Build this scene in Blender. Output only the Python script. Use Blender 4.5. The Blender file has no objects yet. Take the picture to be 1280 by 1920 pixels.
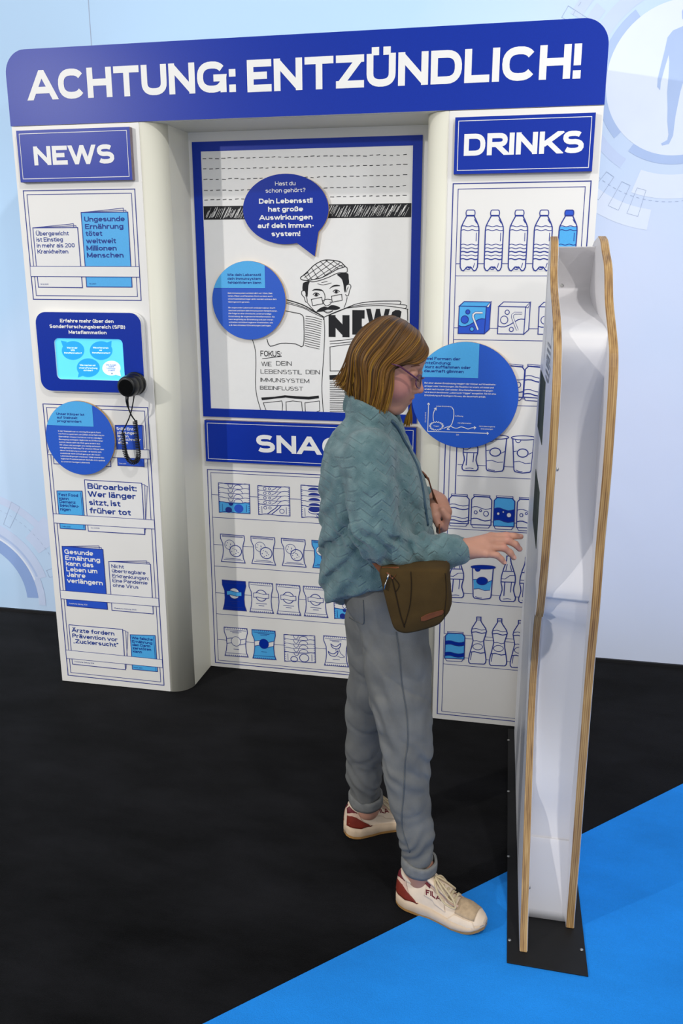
import bpy, math, random
import numpy as np
from mathutils import Vector
random.seed(7); RNG = np.random.default_rng(7)
SC = bpy.context.scene
COL = SC.collection
# ---------------------------------------------------------------- camera
FPX = 1672.43; CW, CH = 1280, 1920
CAMC = np.array([1.34325, -2.87662, 1.55260])
CAMR = np.array([[0.977748822, 0.209776821, -0.000962961982],
                 [-0.0546174747, 0.258993286, 0.964333661],
                 [-0.20254425, 0.942823506, -0.264687861]])   # right, up, forward
cd = bpy.data.cameras.new('camera'); cam = bpy.data.objects.new('camera', cd); COL.objects.link(cam)
cd.sensor_fit = 'VERTICAL'; cd.sensor_height = 36.0; cd.lens = 36.0 * FPX / CH; cd.clip_start = 0.05
from mathutils import Matrix
M3 = Matrix(((CAMR[0][0], CAMR[1][0], -CAMR[2][0]), (CAMR[0][1], CAMR[1][1], -CAMR[2][1]), (CAMR[0][2], CAMR[1][2], -CAMR[2][2])))
cam.matrix_world = Matrix.Translation(Vector(CAMC)) @ M3.to_4x4()
SC.camera = cam
# ---------------------------------------------------------------- view, world, lamps
WORLD, P1, P2, P3, P4 = 0.53, 405, 215, 30, 8
vs = SC.view_settings
vs.view_transform = 'Standard'; vs.look = 'None'; vs.gamma = 1.0; vs.use_curve_mapping = False; vs.exposure = 0.0
SC.display_settings.display_device = 'sRGB'
wd = bpy.data.worlds.new('hall_light'); SC.world = wd; wd.use_nodes = True
wd.node_tree.nodes['Background'].inputs[0].default_value = (0.95, 0.975, 1.0, 1)
wd.node_tree.nodes['Background'].inputs[1].default_value = WORLD
def spot(name, loc, target, power, radius, angle, color, blend=0.6):
    l = bpy.data.lights.new(name, 'SPOT'); l.energy = power; l.shadow_soft_size = radius
    l.spot_size = math.radians(angle); l.spot_blend = blend; l.color = color
    o = bpy.data.objects.new(name, l); COL.objects.link(o); o.location = loc
    o.rotation_euler = (Vector(target) - Vector(loc)).to_track_quat('-Z', 'Y').to_euler()
    return o
spot('spotlight_near_news', (-2.75, -4.60, 2.98), (0.2, 0, 1.1), P1, 0.06, 60, (1.0, 0.97, 0.93))
spot('spotlight_near_drinks', (2.3, -3.0, 4.65), (0.7, 0.1, 1.0), P2, 0.07, 70, (1.0, 0.98, 0.95))
spot('spotlight_front_right', (2.9, -4.5, 2.55), (0.4, 0, 0.8), 60, 0.08, 60, (1.0, 0.99, 0.96))
spot('added_wall_fill', (3.9, -2.6, 3.2), (1.9, .63, 1.2), 210, 0.25, 50, (0.97, 0.98, 1.0), 1.0)  # added fill that brightens the right part of the wall, no known fixture
spot('added_wall_fill', (-3.4, -2.4, 2.9), (-1.1, .63, 0.75), 250, 0.25, 42, (0.97, 0.98, 1.0), 1.0)  # same added fill for the left part of the wall
def panel(name, loc, target, power, sx, sy, color):
    l = bpy.data.lights.new(name, 'AREA'); l.energy = power; l.shape = 'RECTANGLE'; l.size = sx; l.size_y = sy; l.color = color
    o = bpy.data.objects.new(name, l); COL.objects.link(o); o.location = loc; o.rotation_euler = (Vector(target) - Vector(loc)).to_track_quat('-Z', 'Y').to_euler(); return o
panel('added_front_fill', (0.9, -6.2, 1.9), (0.6, 0.2, 0.9), P3, 6.0, 2.6, (1.0, 0.985, 0.97))  # added soft fill from behind the camera, not a known fixture
panel('added_overhead_fill', (0.6, -1.2, 4.6), (0.6, 0.2, 0), P4, 5.0, 2.0, (1.0, 0.99, 0.97))  # added weak fill from overhead, not a known fixture
# ---------------------------------------------------------------- pixel -> place
def ray(u, v):
    return np.array([(u - CW / 2) / FPX, -(v - CH / 2) / FPX, 1.0]) @ CAMR
def at(u, v, y):
    "point of the upright plane y=const seen at pixel (u,v)"
    d = ray(u, v); t = (y - CAMC[1]) / d[1]; return CAMC + t * d
def at_floor(u, v, z=0.0):
    d = ray(u, v); t = (z - CAMC[2]) / d[2]; return CAMC + t * d
def onpl(u, v, x0, y0, s):
    d = ray(u, v); t = (x0 + s * (CAMC[1] - y0) - CAMC[0]) / (d[0] - s * d[1]); return CAMC + t * d
# ---------------------------------------------------------------- materials
def lin(h):
    if isinstance(h, str):
        h = h.lstrip('#'); c = [int(h[i:i + 2], 16) / 255 for i in (0, 2, 4)]
    else: c = h
    return tuple((x / 12.92 if x <= 0.04045 else ((x + 0.055) / 1.055) ** 2.4) for x in c) + (1,)
def nd(m, t, **kw):
    n = m.node_tree.nodes.new(t)
    for k, v in kw.items():
        if k in n.inputs: n.inputs[k].default_value = v
        else: setattr(n, k, v)
    return n
def mat(name, col, rough=0.5, spec=0.4, metal=0.0, var=0.0, scale=20.0, bump=0.0, bscale=60.0, coat=0.0, emit=0.0, sheen=0.0, detail=3.0):
    "procedural material: a base colour varied by noise, a noise bump"
    m = bpy.data.materials.new(name); m.use_nodes = True
    b = m.node_tree.nodes['Principled BSDF']; L = m.node_tree.links
    c = lin(col); b.inputs['Base Color'].default_value = c
    b.inputs['Roughness'].default_value = rough; b.inputs['Metallic'].default_value = metal
    b.inputs['Specular IOR Level'].default_value = spec; b.inputs['Coat Weight'].default_value = coat
    b.inputs['Sheen Weight'].default_value = sheen
    tc = nd(m, 'ShaderNodeTexCoord')
    if var > 0:
        n = nd(m, 'ShaderNodeTexNoise', Scale=scale, Detail=detail); L.new(tc.outputs['Object'], n.inputs['Vector'])
        r = nd(m, 'ShaderNodeValToRGB'); L.new(n.outputs['Fac'], r.inputs[0])
        r.color_ramp.elements[0].position = 0.3; r.color_ramp.elements[1].position = 0.7
        r.color_ramp.elements[0].color = tuple(max(0, x * (1 - var)) for x in c[:3]) + (1,)
        r.color_ramp.elements[1].color = tuple(min(1, x * (1 + var)) for x in c[:3]) + (1,)
        L.new(r.outputs[0], b.inputs['Base Color'])
        if emit: L.new(r.outputs[0], b.inputs['Emission Color'])
    if emit:
        b.inputs['Emission Color'].default_value = c; b.inputs['Emission Strength'].default_value = emit
    if bump > 0:
        n2 = nd(m, 'ShaderNodeTexNoise', Scale=bscale, Detail=4.0); L.new(tc.outputs['Object'], n2.inputs['Vector'])
        bp = nd(m, 'ShaderNodeBump', Strength=bump, Distance=0.004); L.new(n2.outputs['Fac'], bp.inputs['Height'])
        L.new(bp.outputs[0], b.inputs['Normal'])
    return m
M = {}
M['white'] = mat('white_laminate', '#eceae6', 0.42, 0.35, var=0.02, scale=3)
M['cream'] = mat('cream_laminate', '#e5e3d4', 0.45, 0.35, var=0.02, scale=3)
M['blue'] = mat('royal_blue_print', '#052fa0', 0.34, 0.22, var=0.05, scale=300)
M['navy'] = mat('navy_ink', '#22348f', 0.5, 0.3, var=0.03, scale=40)
M['ink'] = mat('black_ink', '#16171c', 0.55, 0.3, var=0.1, scale=400)
M['mid'] = mat('blue_ink', '#2c58cc', 0.45, 0.3, var=0.03, scale=200)
M['disc'] = mat('disc_blue_print', '#245bc8', 0.42, 0.35, var=0.04, scale=300)
M['sky'] = mat('sky_blue_ink', '#52b1ee', 0.45, 0.3, var=0.03, scale=200)
M['lett'] = mat('white_lettering', '#f2f1ee', 0.5, 0.3, var=0.01, scale=40)
M['paper'] = mat('white_print', '#ecebe9', 0.5, 0.3, var=0.01, scale=40)
M['navyt'] = mat('dark_blue_lettering', '#17388f', 0.5, 0.3, var=0.02, scale=40)
M['ply'] = mat('pale_plywood_edge', '#c9a46a', 0.55, 0.3, var=0.2, scale=60, bump=0.1)
# ---------------------------------------------------------------- object helpers
def link(o, parent=None):
    COL.objects.link(o)
    if parent is not None: o.parent = parent
    return o
def mesh(name, V, F, mats, parent=None, mi=None, smooth=False):
    me = bpy.data.meshes.new(name)
    me.from_pydata([tuple(map(float, v)) for v in V], [], [tuple(int(i) for i in f) for f in F])
    for m in (mats if isinstance(mats, (list, tuple)) else [mats]): me.materials.append(m)
    if mi is not None: me.polygons.foreach_set('material_index', list(mi))
    if smooth: me.polygons.foreach_set('use_smooth', [True] * len(me.polygons))
    me.update(); o = bpy.data.objects.new(name, me); return link(o, parent)
def empty(name, loc):
    o = bpy.data.objects.new(name, None); o.location = loc; o.empty_display_size = 0.1; return link(o)
def keep(o, root):
    "parent under root without moving"
    o.parent = root; o.matrix_parent_inverse = Matrix.Translation(-Vector(root.location)); return o
def tag(o, label=None, cat=None, group=None, kind=None):
    if label: o['label'] = label
    if cat: o['category'] = cat
    if group: o['group'] = group
    if kind: o['kind'] = kind
    return o
def bevel(o, w, seg=2, ang=40):
    b = o.modifiers.new('bevel', 'BEVEL'); b.width = w; b.segments = seg; b.limit_method = 'ANGLE'; b.angle_limit = math.radians(ang)
    return o
class MB:
    "collects shapes into one mesh"
    def __init__(s): s.V = []; s.F = []; s.mi = []
    def add(s, V, F, m=0):
        k = len(s.V); s.V += [tuple(v) for v in V]; s.F += [tuple(i + k for i in f) for f in F]; s.mi += [m] * len(F)
    def box(s, a, b, m=0):
        (x0, y0, z0), (x1, y1, z1) = a, b
        s.add([(x0, y0, z0), (x1, y0, z0), (x1, y1, z0), (x0, y1, z0), (x0, y0, z1), (x1, y0, z1), (x1, y1, z1), (x0, y1, z1)],
              [(0, 3, 2, 1), (4, 5, 6, 7), (0, 1, 5, 4), (1, 2, 6, 5), (2, 3, 7, 6), (3, 0, 4, 7)], m)
    def prism(s, front, back, mf=0, ms=0):
        "front and back outlines (same count), caps and sides"
        n = len(front)
        s.add(list(front) + list(back), [tuple(range(n))], mf)
        k = len(s.V) - 2 * n
        s.F.append(tuple(k + 2 * n - 1 - i for i in range(n))); s.mi.append(ms)
        for i in range(n):
            j = (i + 1) % n; s.F.append((k + i, k + n + i, k + n + j, k + j)); s.mi.append(ms)
    def tube(s, P, R, n=10, m=0, cap=True, flat=None):
        P = np.array(P, float); R = np.broadcast_to(np.array(R, float), (len(P),)) if np.ndim(R) < 2 else R
        T = np.gradient(P, axis=0); T /= np.linalg.norm(T, axis=1)[:, None] + 1e-12
        a = np.array([0, 0, 1.0]) if abs(T[0][2]) < 0.9 else np.array([1.0, 0, 0])
        N = np.cross(T[0], a); N /= np.linalg.norm(N); V = []
        for i in range(len(P)):
            N = N - T[i] * (N @ T[i]); N /= np.linalg.norm(N) + 1e-12; B = np.cross(T[i], N)
            for j in range(n):
                t = 2 * math.pi * j / n
                V.append(P[i] + R[i] * (math.cos(t) * N + (flat or 1) * math.sin(t) * B))
        F = [(i * n + j, i * n + (j + 1) % n, (i + 1) * n + (j + 1) % n, (i + 1) * n + j) for i in range(len(P) - 1) for j in range(n)]
        if cap: F += [tuple(range(n - 1, -1, -1)), tuple((len(P) - 1) * n + j for j in range(n))]
        s.add(V, F, m)
    def build(s, name, mats, parent=None, smooth=False):
        o = mesh(name, s.V, s.F, mats, None, s.mi, smooth)
        if parent is not None: keep(o, parent)
        return o
def spline(P, n=8, closed=False):
    "Catmull-Rom through the points"
    P = np.array(P, float); out = []; N = len(P)
    for i in range(N if closed else N - 1):
        if closed: p0, p1, p2, p3 = P[(i - 1) % N], P[i], P[(i + 1) % N], P[(i + 2) % N]
        else: p0, p1, p2, p3 = P[max(i - 1, 0)], P[i], P[i + 1], P[min(i + 2, N - 1)]
        for k in range(n):
            t = k / n
            out.append(0.5 * ((2 * p1) + (-p0 + p2) * t + (2 * p0 - 5 * p1 + 4 * p2 - p3) * t * t + (-p0 + 3 * p1 - 3 * p2 + p3) * t ** 3))
    if not closed: out.append(P[-1])
    return np.array(out)
# ---------------------------------------------------------------- stroke lettering
def arc(cx, cy, rx, ry, a0, a1, n=8, p=2.45):
    o = []
    for i in range(n + 1):
        t = math.radians(a0 + (a1 - a0) * i / n); c, s = math.cos(t), math.sin(t)
        o.append((cx + rx * math.copysign(abs(c) ** (2 / p), c), cy + ry * math.copysign(abs(s) ** (2 / p), s)))
    return o
def glyph(ch, w, q):
    X = (0.735 - w) / (1 - w); D = -0.25 / (1 - w); n = q; d = 0.0
    X2 = X / 2
    def dots(x1, x2, y): return [('dot', x1, y), ('dot', x2, y)]
    bowl = lambda: [('o', arc(.5, X2, .5, X2, 0, 360, 2 * n))]
    S = lambda H: [arc(.5, H * .75, .47, H * .25, 35, 270 - 20, n) + [(.5, H * .51)] + arc(.5, H * .26, .5, H * .26, 80, -145, n)]
    up = (0, 1); lo = (0, X); de = (D, X)
    dg = lambda a, b, jl, jr: ('dg', [a, b], jl, jr)
    G = {
     'A': (.98, up, [dg((0, 0), (.46, 1), 0, 1), dg((.54, 1), (1, 0), 1, 0), [(.2, .28), (.8, .28)]]),
     'B': (.76, up, [[(0, 0), (0, 1)], [(0, 1), (.6, 1)] + arc(.6, .76, .36, .24, 90, -90, n) + [(0, .52)], [(0, .52), (.6, .52)] + arc(.6, .26, .4, .26, 90, -90, n) + [(0, 0)]]),
     'C': (.92, up, [arc(.5, .5, .5, .5, 35, 325, 2 * n)]),
     'D': (.84, up, [('o', [(0, 0), (0, 1), (.5, 1)] + arc(.5, .5, .5, .5, 88, -88, n + 3) + [(.5, 0)])]),
     'E': (.68, up, [[(1, 1), (0, 1), (0, 0), (1, 0)], [(0, .51), (.93, .51)]]),
     'F': (.66, up, [[(1, 1), (0, 1), (0, 0)], [(0, .49), (.9, .49)]]),
     'G': (.96, up, [arc(.5, .5, .5, .5, 38, 300, 2 * n) + [(.93, .2), (.97, .46), (.56, .46)], [(.97, .46), (.97, 0)]]),
     'H': (.8, up, [[(0, 0), (0, 1)], [(1, 0), (1, 1)], [(0, .51), (1, .51)]]),
     'I': (.0, up, [[(0, 0), (0, 1)]]),
     'J': (.55, up, [[(1, 1), (1, .32)] + arc(.5, .3, .5, .3, 0, -180, n)]),
     'K': (.8, up, [[(0, 0), (0, 1)], [(1, 1), (.1, .38)], [(.36, .56), (1, 0)]]),
     'L': (.62, up, [[(0, 1), (0, 0), (1, 0)]]),
     'M': (.98, up, [[(0, 0), (0, 1)], dg((0, 1), (.47, .1), 2, 1), dg((.53, .1), (1, 1), 1, 2), [(1, 1), (1, 0)]]),
     'N': (.82, up, [[(0, 0), (0, 1)], dg((.02, 1), (.98, 0), 2, 2), [(1, 0), (1, 1)]]),
     'O': (.96, up, [('o', arc(.5, .5, .5, .5, 0, 360, 2 * n))]),
     'P': (.74, up, [[(0, 0), (0, 1), (.6, 1)] + arc(.6, .73, .4, .27, 90, -90, n) + [(0, .46)]]),
     'R': (.78, up, [[(0, 0), (0, 1), (.6, 1)] + arc(.6, .74, .4, .26, 90, -90, n) + [(0, .48)], [(.45, .48), (1, 0)]]),
     'S': (.8, up, S(1)),
     'T': (.82, up, [[(0, 1), (1, 1)], [(.5, 1), (.5, 0)]]),
     'U': (.8, up, [[(0, 1), (0, .4)] + arc(.5, .38, .5, .38, 180, 360, n + 3) + [(1, 1)]]),
     'V': (.94, up, [dg((0, 1), (.46, 0), 0, 1), dg((.54, 0), (1, 1), 1, 0)]),
     'W': (1.38, up, [dg((0, 1), (.23, 0), 0, 1), dg((.27, 0), (.48, 1), 1, 1), dg((.52, 1), (.73, 0), 1, 1), dg((.77, 0), (1, 1), 1, 0)]),
     'X': (.85, up, [[(0, 1), (1, 0)], [(0, 0), (1, 1)]]),
     'Y': (.9, up, [[(0, 1), (.5, .45)], [(1, 1), (.5, .45)], [(.5, .5), (.5, 0)]]),
     'Z': (.78, up, [[(0, 1), (1, 1)], [(0, 0), (1, 0)], [(.92, .96), (.08, .04)]]),
     'a': (.62, lo, [arc(.48, X * .62, .5, X * .38, 155, 10, n) + [(1, X * .5), (1, 0)], [(1, X * .57), (.4, X * .57)] + arc(.38, X * .285, .38, X * .285, 90, 270, n) + [(.6, 0), (1, X * .22)]]),
     'b': (.66, up, [[(0, 0), (0, 1)]] + bowl()),
     'c': (.62, lo, [arc(.5, X2, .5, X2, 38, 322, 2 * n)]),
     'd': (.66, up, [[(1, 0), (1, 1)]] + bowl()),
     'e': (.66, lo, [[(.03, X * .48), (1, X * .48)] + arc(.5, X2, .5, X2, 4, 318, 2 * n)]),
     'f': (.4, up, [[(.45, 0), (.45, .74)] + arc(.85, .74, .4, .26, 180, 90, n) + [(1, 1)], [(0, X), (1, X)]]),
     'g': (.66, de, bowl() + [[(1, X), (1, D * .4)] + arc(.5, D * .45, .5, -D * .55, 0, -155, n)]),
     'h': (.62, up, [[(0, 0), (0, 1)], [(0, X * .5)] + arc(.5, X * .58, .5, X * .42, 170, 0, n) + [(1, 0)]]),
     'i': (.0, up, [[(0, 0), (0, X)], ('dot', 0, 1)]),
     'j': (.0, (D, 1), [[(0, D * .7), (0, X)], ('dot', 0, 1)]),
     'k': (.62, up, [[(0, 0), (0, 1)], [(1, X), (.1, X * .36)], [(.34, X * .55), (1, 0)]]),
     'l': (.0, up, [[(0, 0), (0, 1)]]),
     'm': (1.05, lo, [[(0, 0), (0, X)], [(0, X * .5)] + arc(.25, X * .62, .25, X * .38, 170, 0, n) + [(.5, 0)], [(.5, X * .5)] + arc(.75, X * .62, .25, X * .38, 170, 0, n) + [(1, 0)]]),
     'n': (.62, lo, [[(0, 0), (0, X)], [(0, X * .5)] + arc(.5, X * .58, .5, X * .42, 170, 0, n) + [(1, 0)]]),
     'o': (.68, lo, bowl()),
     'p': (.66, de, [[(0, D), (0, X)]] + bowl()),
     'r': (.36, lo, [[(0, 0), (0, X)], [(0, X * .55)] + arc(.7, X * .6, .7, X * .4, 170, 90, n) + [(1, X)]]),
     's': (.58, lo, S(X)),
     't': (.38, up, [[(.42, .95), (.42, .22)] + arc(.85, .22, .43, .22, 180, 270, n) + [(1, 0)], [(0, X), (1, X)]]),
     'u': (.62, lo, [[(0, X), (0, X * .42)] + arc(.5, X * .42, .5, X * .42, 180, 350, n), [(1, X), (1, 0)]]),
     'v': (.66, lo, [dg((0, X), (.46, 0), 0, 1), dg((.54, 0), (1, X), 1, 0)]),
     'w': (1.05, lo, [dg((0, X), (.23, 0), 0, 1), dg((.27, 0), (.48, X), 1, 1), dg((.52, X), (.73, 0), 1, 1), dg((.77, 0), (1, X), 1, 0)]),
     'x': (.62, lo, [[(0, X), (1, 0)], [(0, 0), (1, X)]]),
     'y': (.66, de, [[(0, X), (.5, 0)], [(1, X), (.3, D)]]),
     'z': (.56, lo, [[(0, X), (1, X)], [(0, 0), (1, 0)], [(.92, X * .95), (.08, X * .05)]]),
     'ß': (.62, up, [[(0, 0), (0, .7)] + arc(.45, .74, .45, .26, 180, -60, n) + [(.5, .53)] + arc(.5, .27, .5, .27, 80, -100, n) + [(.35, 0)]]),
     '0': (.7, up, [('o', arc(.5, .5, .5, .5, 0, 360, 2 * n))]), '1': (.3, up, [[(0, .8), (1, 1), (1, 0)]]),
     '2': (.68, up, [arc(.5, .72, .5, .28, 165, -30, n) + [(0, 0), (1, 0)]]),
     '3': (.68, up, [arc(.47, .76, .45, .24, 160, -85, n) + arc(.5, .27, .5, .27, 85, -160, n)]),
     '5': (.68, up, [[(.95, 1), (.1, 1), (.05, .52)] + arc(.5, .32, .5, .32, 130, -150, n)]),
     '4': (.72, up, [[(.75, 0), (.75, 1), (0, .28), (1, .28)]]), '7': (.66, up, [[(0, 1), (1, 1), (.3, 0)]]),
     '8': (.68, up, [('o', arc(.5, .76, .44, .24, 0, 360, 2 * n)), ('o', arc(.5, .26, .5, .26, 0, 360, 2 * n))]),
     '9': (.68, up, [('o', arc(.5, .68, .5, .32, 0, 360, 2 * n)), [(1, .7), (.95, .3), (.5, 0), (.15, .1)]]),
     '6': (.68, up, [('o', arc(.5, .32, .5, .32, 0, 360, 2 * n)), [(0, .3), (.05, .7), (.5, 1), (.85, .9)]]),
     ':': (.0, up, [('dot', 0, X - .02), ('dot', 0, 0)]), '.': (.0, up, [('dot', 0, 0)]),
     ',': (.0, (D, 1), [('dot', 0, 0), [(0, 0), (-.06, -.22)]]),
     '!': (.0, up, [[(0, .34), (0, 1)], ('dot', 0, 0)]),
     '?': (.6, up, [arc(.5, .75, .5, .25, 165, -60, n) + [(.5, .45), (.5, .3)], ('dot', .5, 0)]),
     '-': (.3, up, [[(0, .36), (1, .36)]]), '–': (.6, up, [[(0, .36), (1, .36)]]),
     '(': (.2, (-.2, 1.1), [[(1, 1.08), (.3, .82), (0, .45), (.3, .08), (1, -.18)]]), ')': (.2, (-.2, 1.1), [[(0, 1.08), (.7, .82), (1, .45), (.7, .08), (0, -.18)]]),
     '„': (.2, (D, 1), [[(.0, .02), (-.1, -.2)], [(1, .02), (.9, -.2)]]),
     '“': (.2, up, [[(.1, 1), (.0, .76)], [(1.1, 1), (1.0, .76)]]),
     '”': (.2, up, [[(.1, 1), (.0, .76)], [(1.1, 1), (1.0, .76)]]),
    }
    if ch in 'ÄÖÜäöü':
        b = {'Ä': 'A', 'Ö': 'O', 'Ü': 'U', 'ä': 'a', 'ö': 'o', 'ü': 'u'}[ch]
        W, band, st = glyph(b, w, q)
        y = 1.24 if ch.isupper() else 1.0
        return W, (band[0], y + .2), list(st) + dots(.24, .76, y)
    return G[ch]
def clip_y(poly, lo, hi):
    for lim, sg in ((lo, 1), (hi, -1)):
        out = []
        for i in range(len(poly)):
            a, b = poly[i], poly[(i + 1) % len(poly)]
            ia, ib = sg * (a[1] - lim) >= -1e-9, sg * (b[1] - lim) >= -1e-9
            if ia: out.append(a)
            if ia != ib:
                t = (lim - a[1]) / (b[1] - a[1]); out.append((a[0] + t * (b[0] - a[0]), lim))
        poly = out
        if len(poly) < 3: return []
    return poly
def ribbon(P, w, closed=False):
    "list of quads along a polyline, mitred"
    Q = [P[0]]
    for p in P[1:]:
        if abs(p[0] - Q[-1][0]) + abs(p[1] - Q[-1][1]) > 1e-7: Q.append(p)
    if closed and abs(Q[0][0] - Q[-1][0]) + abs(Q[0][1] - Q[-1][1]) < 1e-6: Q.pop()
    P = Q; N = len(P)
    if N < 2: return []
    seg = [(P[(i + 1) % N][0] - P[i][0], P[(i + 1) % N][1] - P[i][1]) for i in range(N if closed else N - 1)]
    nor = []
    for dx, dy in seg:
        l = math.hypot(dx, dy) + 1e-12; nor.append((-dy / l, dx / l))
    off = []
    for i in range(N):
        if closed: a, b = nor[i - 1], nor[i]
        else: a = nor[max(i - 1, 0)]; b = nor[min(i, N - 2)]
        mx, my = a[0] + b[0], a[1] + b[1]; l2 = mx * mx + my * my
        k = 2 / l2 if l2 > 0.5 else 4 * 0.7
        off.append((mx * k * w / 2, my * k * w / 2))
    q = []
    for i in range(len(seg)):
        j = (i + 1) % N
        q.append([(P[i][0] + off[i][0], P[i][1] + off[i][1]), (P[i][0] - off[i][0], P[i][1] - off[i][1]),
                  (P[j][0] - off[j][0], P[j][1] - off[j][1]), (P[j][0] + off[j][0], P[j][1] + off[j][1])])
    return q
_gc = {}
def glyph_polys(ch, w, q):
    if (ch, w, q) in _gc: return _gc[(ch, w, q)]
    W, band, strokes = glyph(ch, w, q); Wd = W * (1 - w * .35); h = w / 2; X = (0.735 - w) / (1 - w); D = -0.25 / (1 - w)
    mp = lambda p: (h + p[0] * Wd, h + p[1] * (1 - w))
    lo, hi = mp((0, band[0]))[1] - h, mp((0, band[1]))[1] + h
    out = []
    for st in strokes:
        if st[0] == 'dot':
            x, y = mp((st[1], st[2])); d = h * 1.08; out.append([[(x - d, y - d), (x + d, y - d), (x + d, y + d), (x - d, y + d)]]); continue
        bl, br = -9, 9
        if st[0] == 'dg':
            xs = sorted((mp(st[1][0])[0], mp(st[1][1])[0])); bl = {0: -9, 1: xs[0] - .3 * w, 2: 0}[st[2]]; br = {0: 9, 1: xs[1] + .3 * w, 2: Wd + w}[st[3]]; st = st[1]
        closed = st[0] == 'o'; pts = [mp(p) for p in (st[1] if closed else st)]
        if not closed:
            raw = st
            for e, (i, j) in ((raw[0], (0, 1)), (raw[-1], (-1, -2))):
                if min(abs(e[1]), abs(e[1] - 1), abs(e[1] - X), abs(e[1] - D)) < .012:
                    dx, dy = pts[i][0] - pts[j][0], pts[i][1] - pts[j][1]; l = math.hypot(dx, dy) + 1e-9
                    k = h if min(abs(dx), abs(dy)) < .02 * l else w * 1.1
                    pts[i] = (pts[i][0] + dx / l * k, pts[i][1] + dy / l * k)
        qs = [clip_y(p, lo, hi) for p in ribbon(pts, w, closed)]
        if bl > -9 or br < 9: qs = [[(b, a) for a, b in clip_y([(b, a) for a, b in p], bl, br)] for p in qs if p]
        out.append([p for p in qs if p])
    r = (Wd + w, out); _gc[(ch, w, q)] = r; return r
class Print:
    "flat print lying on an upright panel (plane y); everything is drawn in panel metres (x, z)"
    def __init__(s, y, step=0.00022, base=0.0006): s.y = y; s.V = []; s.F = []; s.mi = []; s.mats = []; s.step = step; s.base = base; s.n = 0
    def m(s, k):
        if k not in s.mats: s.mats.append(k)
        return s.mats.index(k)
    def p(s, u, v): a = at(u, v, s.y); return (a[0], a[2])
    def poly(s, pts, k, lev=0, e=0.0):
        if len(pts) < 3: return
        s.n += 1; i = len(s.V); y = s.y - s.base - s.step * lev - (s.n % 60) * 3e-6
        # every print faces the room (-y): keep the outline counter-clockwise seen from there
        A = sum(pts[a][0] * pts[(a + 1) % len(pts)][1] - pts[(a + 1) % len(pts)][0] * pts[a][1] for a in range(len(pts)))
        if A < 0: pts = pts[::-1]
        s.V += [(a, y, b) for a, b in pts]; s.F.append(tuple(range(i, i + len(pts)))); s.mi.append(s.m(k))
    def line(s, pts, w, k, lev=1, closed=False):
        for n, q in enumerate(ribbon([tuple(p) for p in pts], w, closed)): s.poly(q, k, lev, 4e-6 * (n % 2))
    def pf(s, px, k, lev=0): s.poly([s.p(*p) for p in px], k, lev)
    def pl(s, px, w, k, lev=1, closed=False): s.line([s.p(*p) for p in px], w * 0.00175, k, lev, closed)
    def text(s, t, u0, v0, u1, v1, cap, k, w=.17, lev=2, q=5, jit=0.0):
        a, b = s.p(u0, v0), s.p(u1, v1); z = (a[1] + b[1]) / 2; h = abs(s.p(u0, v0 - cap)[1] - a[1])
        s.text_m(t, a[0], z, b[0] - a[0], h, k, w, lev, q, jit)
    def text_m(s, t, x, z, width, h, k, w=.17, lev=2, q=5, jit=0.0):
        adv = []; cx = 0
        for ch in t:
            if ch == ' ': cx += .30 + w * .3; continue
            W, P = glyph_polys(ch, w, q); adv.append((cx, P)); cx += W + .085 + .06 * (1 - w / .2) * (w < .2)
        sx = width / (cx - .085) if width else h
        for cx, P in adv:
            jx, jz = random.uniform(-jit, jit), random.uniform(-jit, jit)
            for n, st in enumerate(P):
                for m_, pol in enumerate(st): s.poly([(x + (cx + px + jx) * sx, z + (pz + jz) * h) for px, pz in pol], k, lev, 9e-6 * n + 3e-6 * (m_ % 2))
    def build(s, name, parent=None):
        o = mesh(name, s.V, s.F, [M[k] for k in s.mats], None, s.mi)
        if parent is not None: keep(o, parent)
        return o
def ell(cx, cy, rx, ry, n=32, a0=0, a1=360):
    return [(cx + rx * math.cos(math.radians(a0 + (a1 - a0) * i / n)), cy + ry * math.sin(math.radians(a0 + (a1 - a0) * i / n))) for i in range(n + (a1 - a0 < 360))]
def crop(ox, oy, sc): return lambda pts: [(ox + x / sc, oy + y / sc) for x, y in pts]
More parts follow.
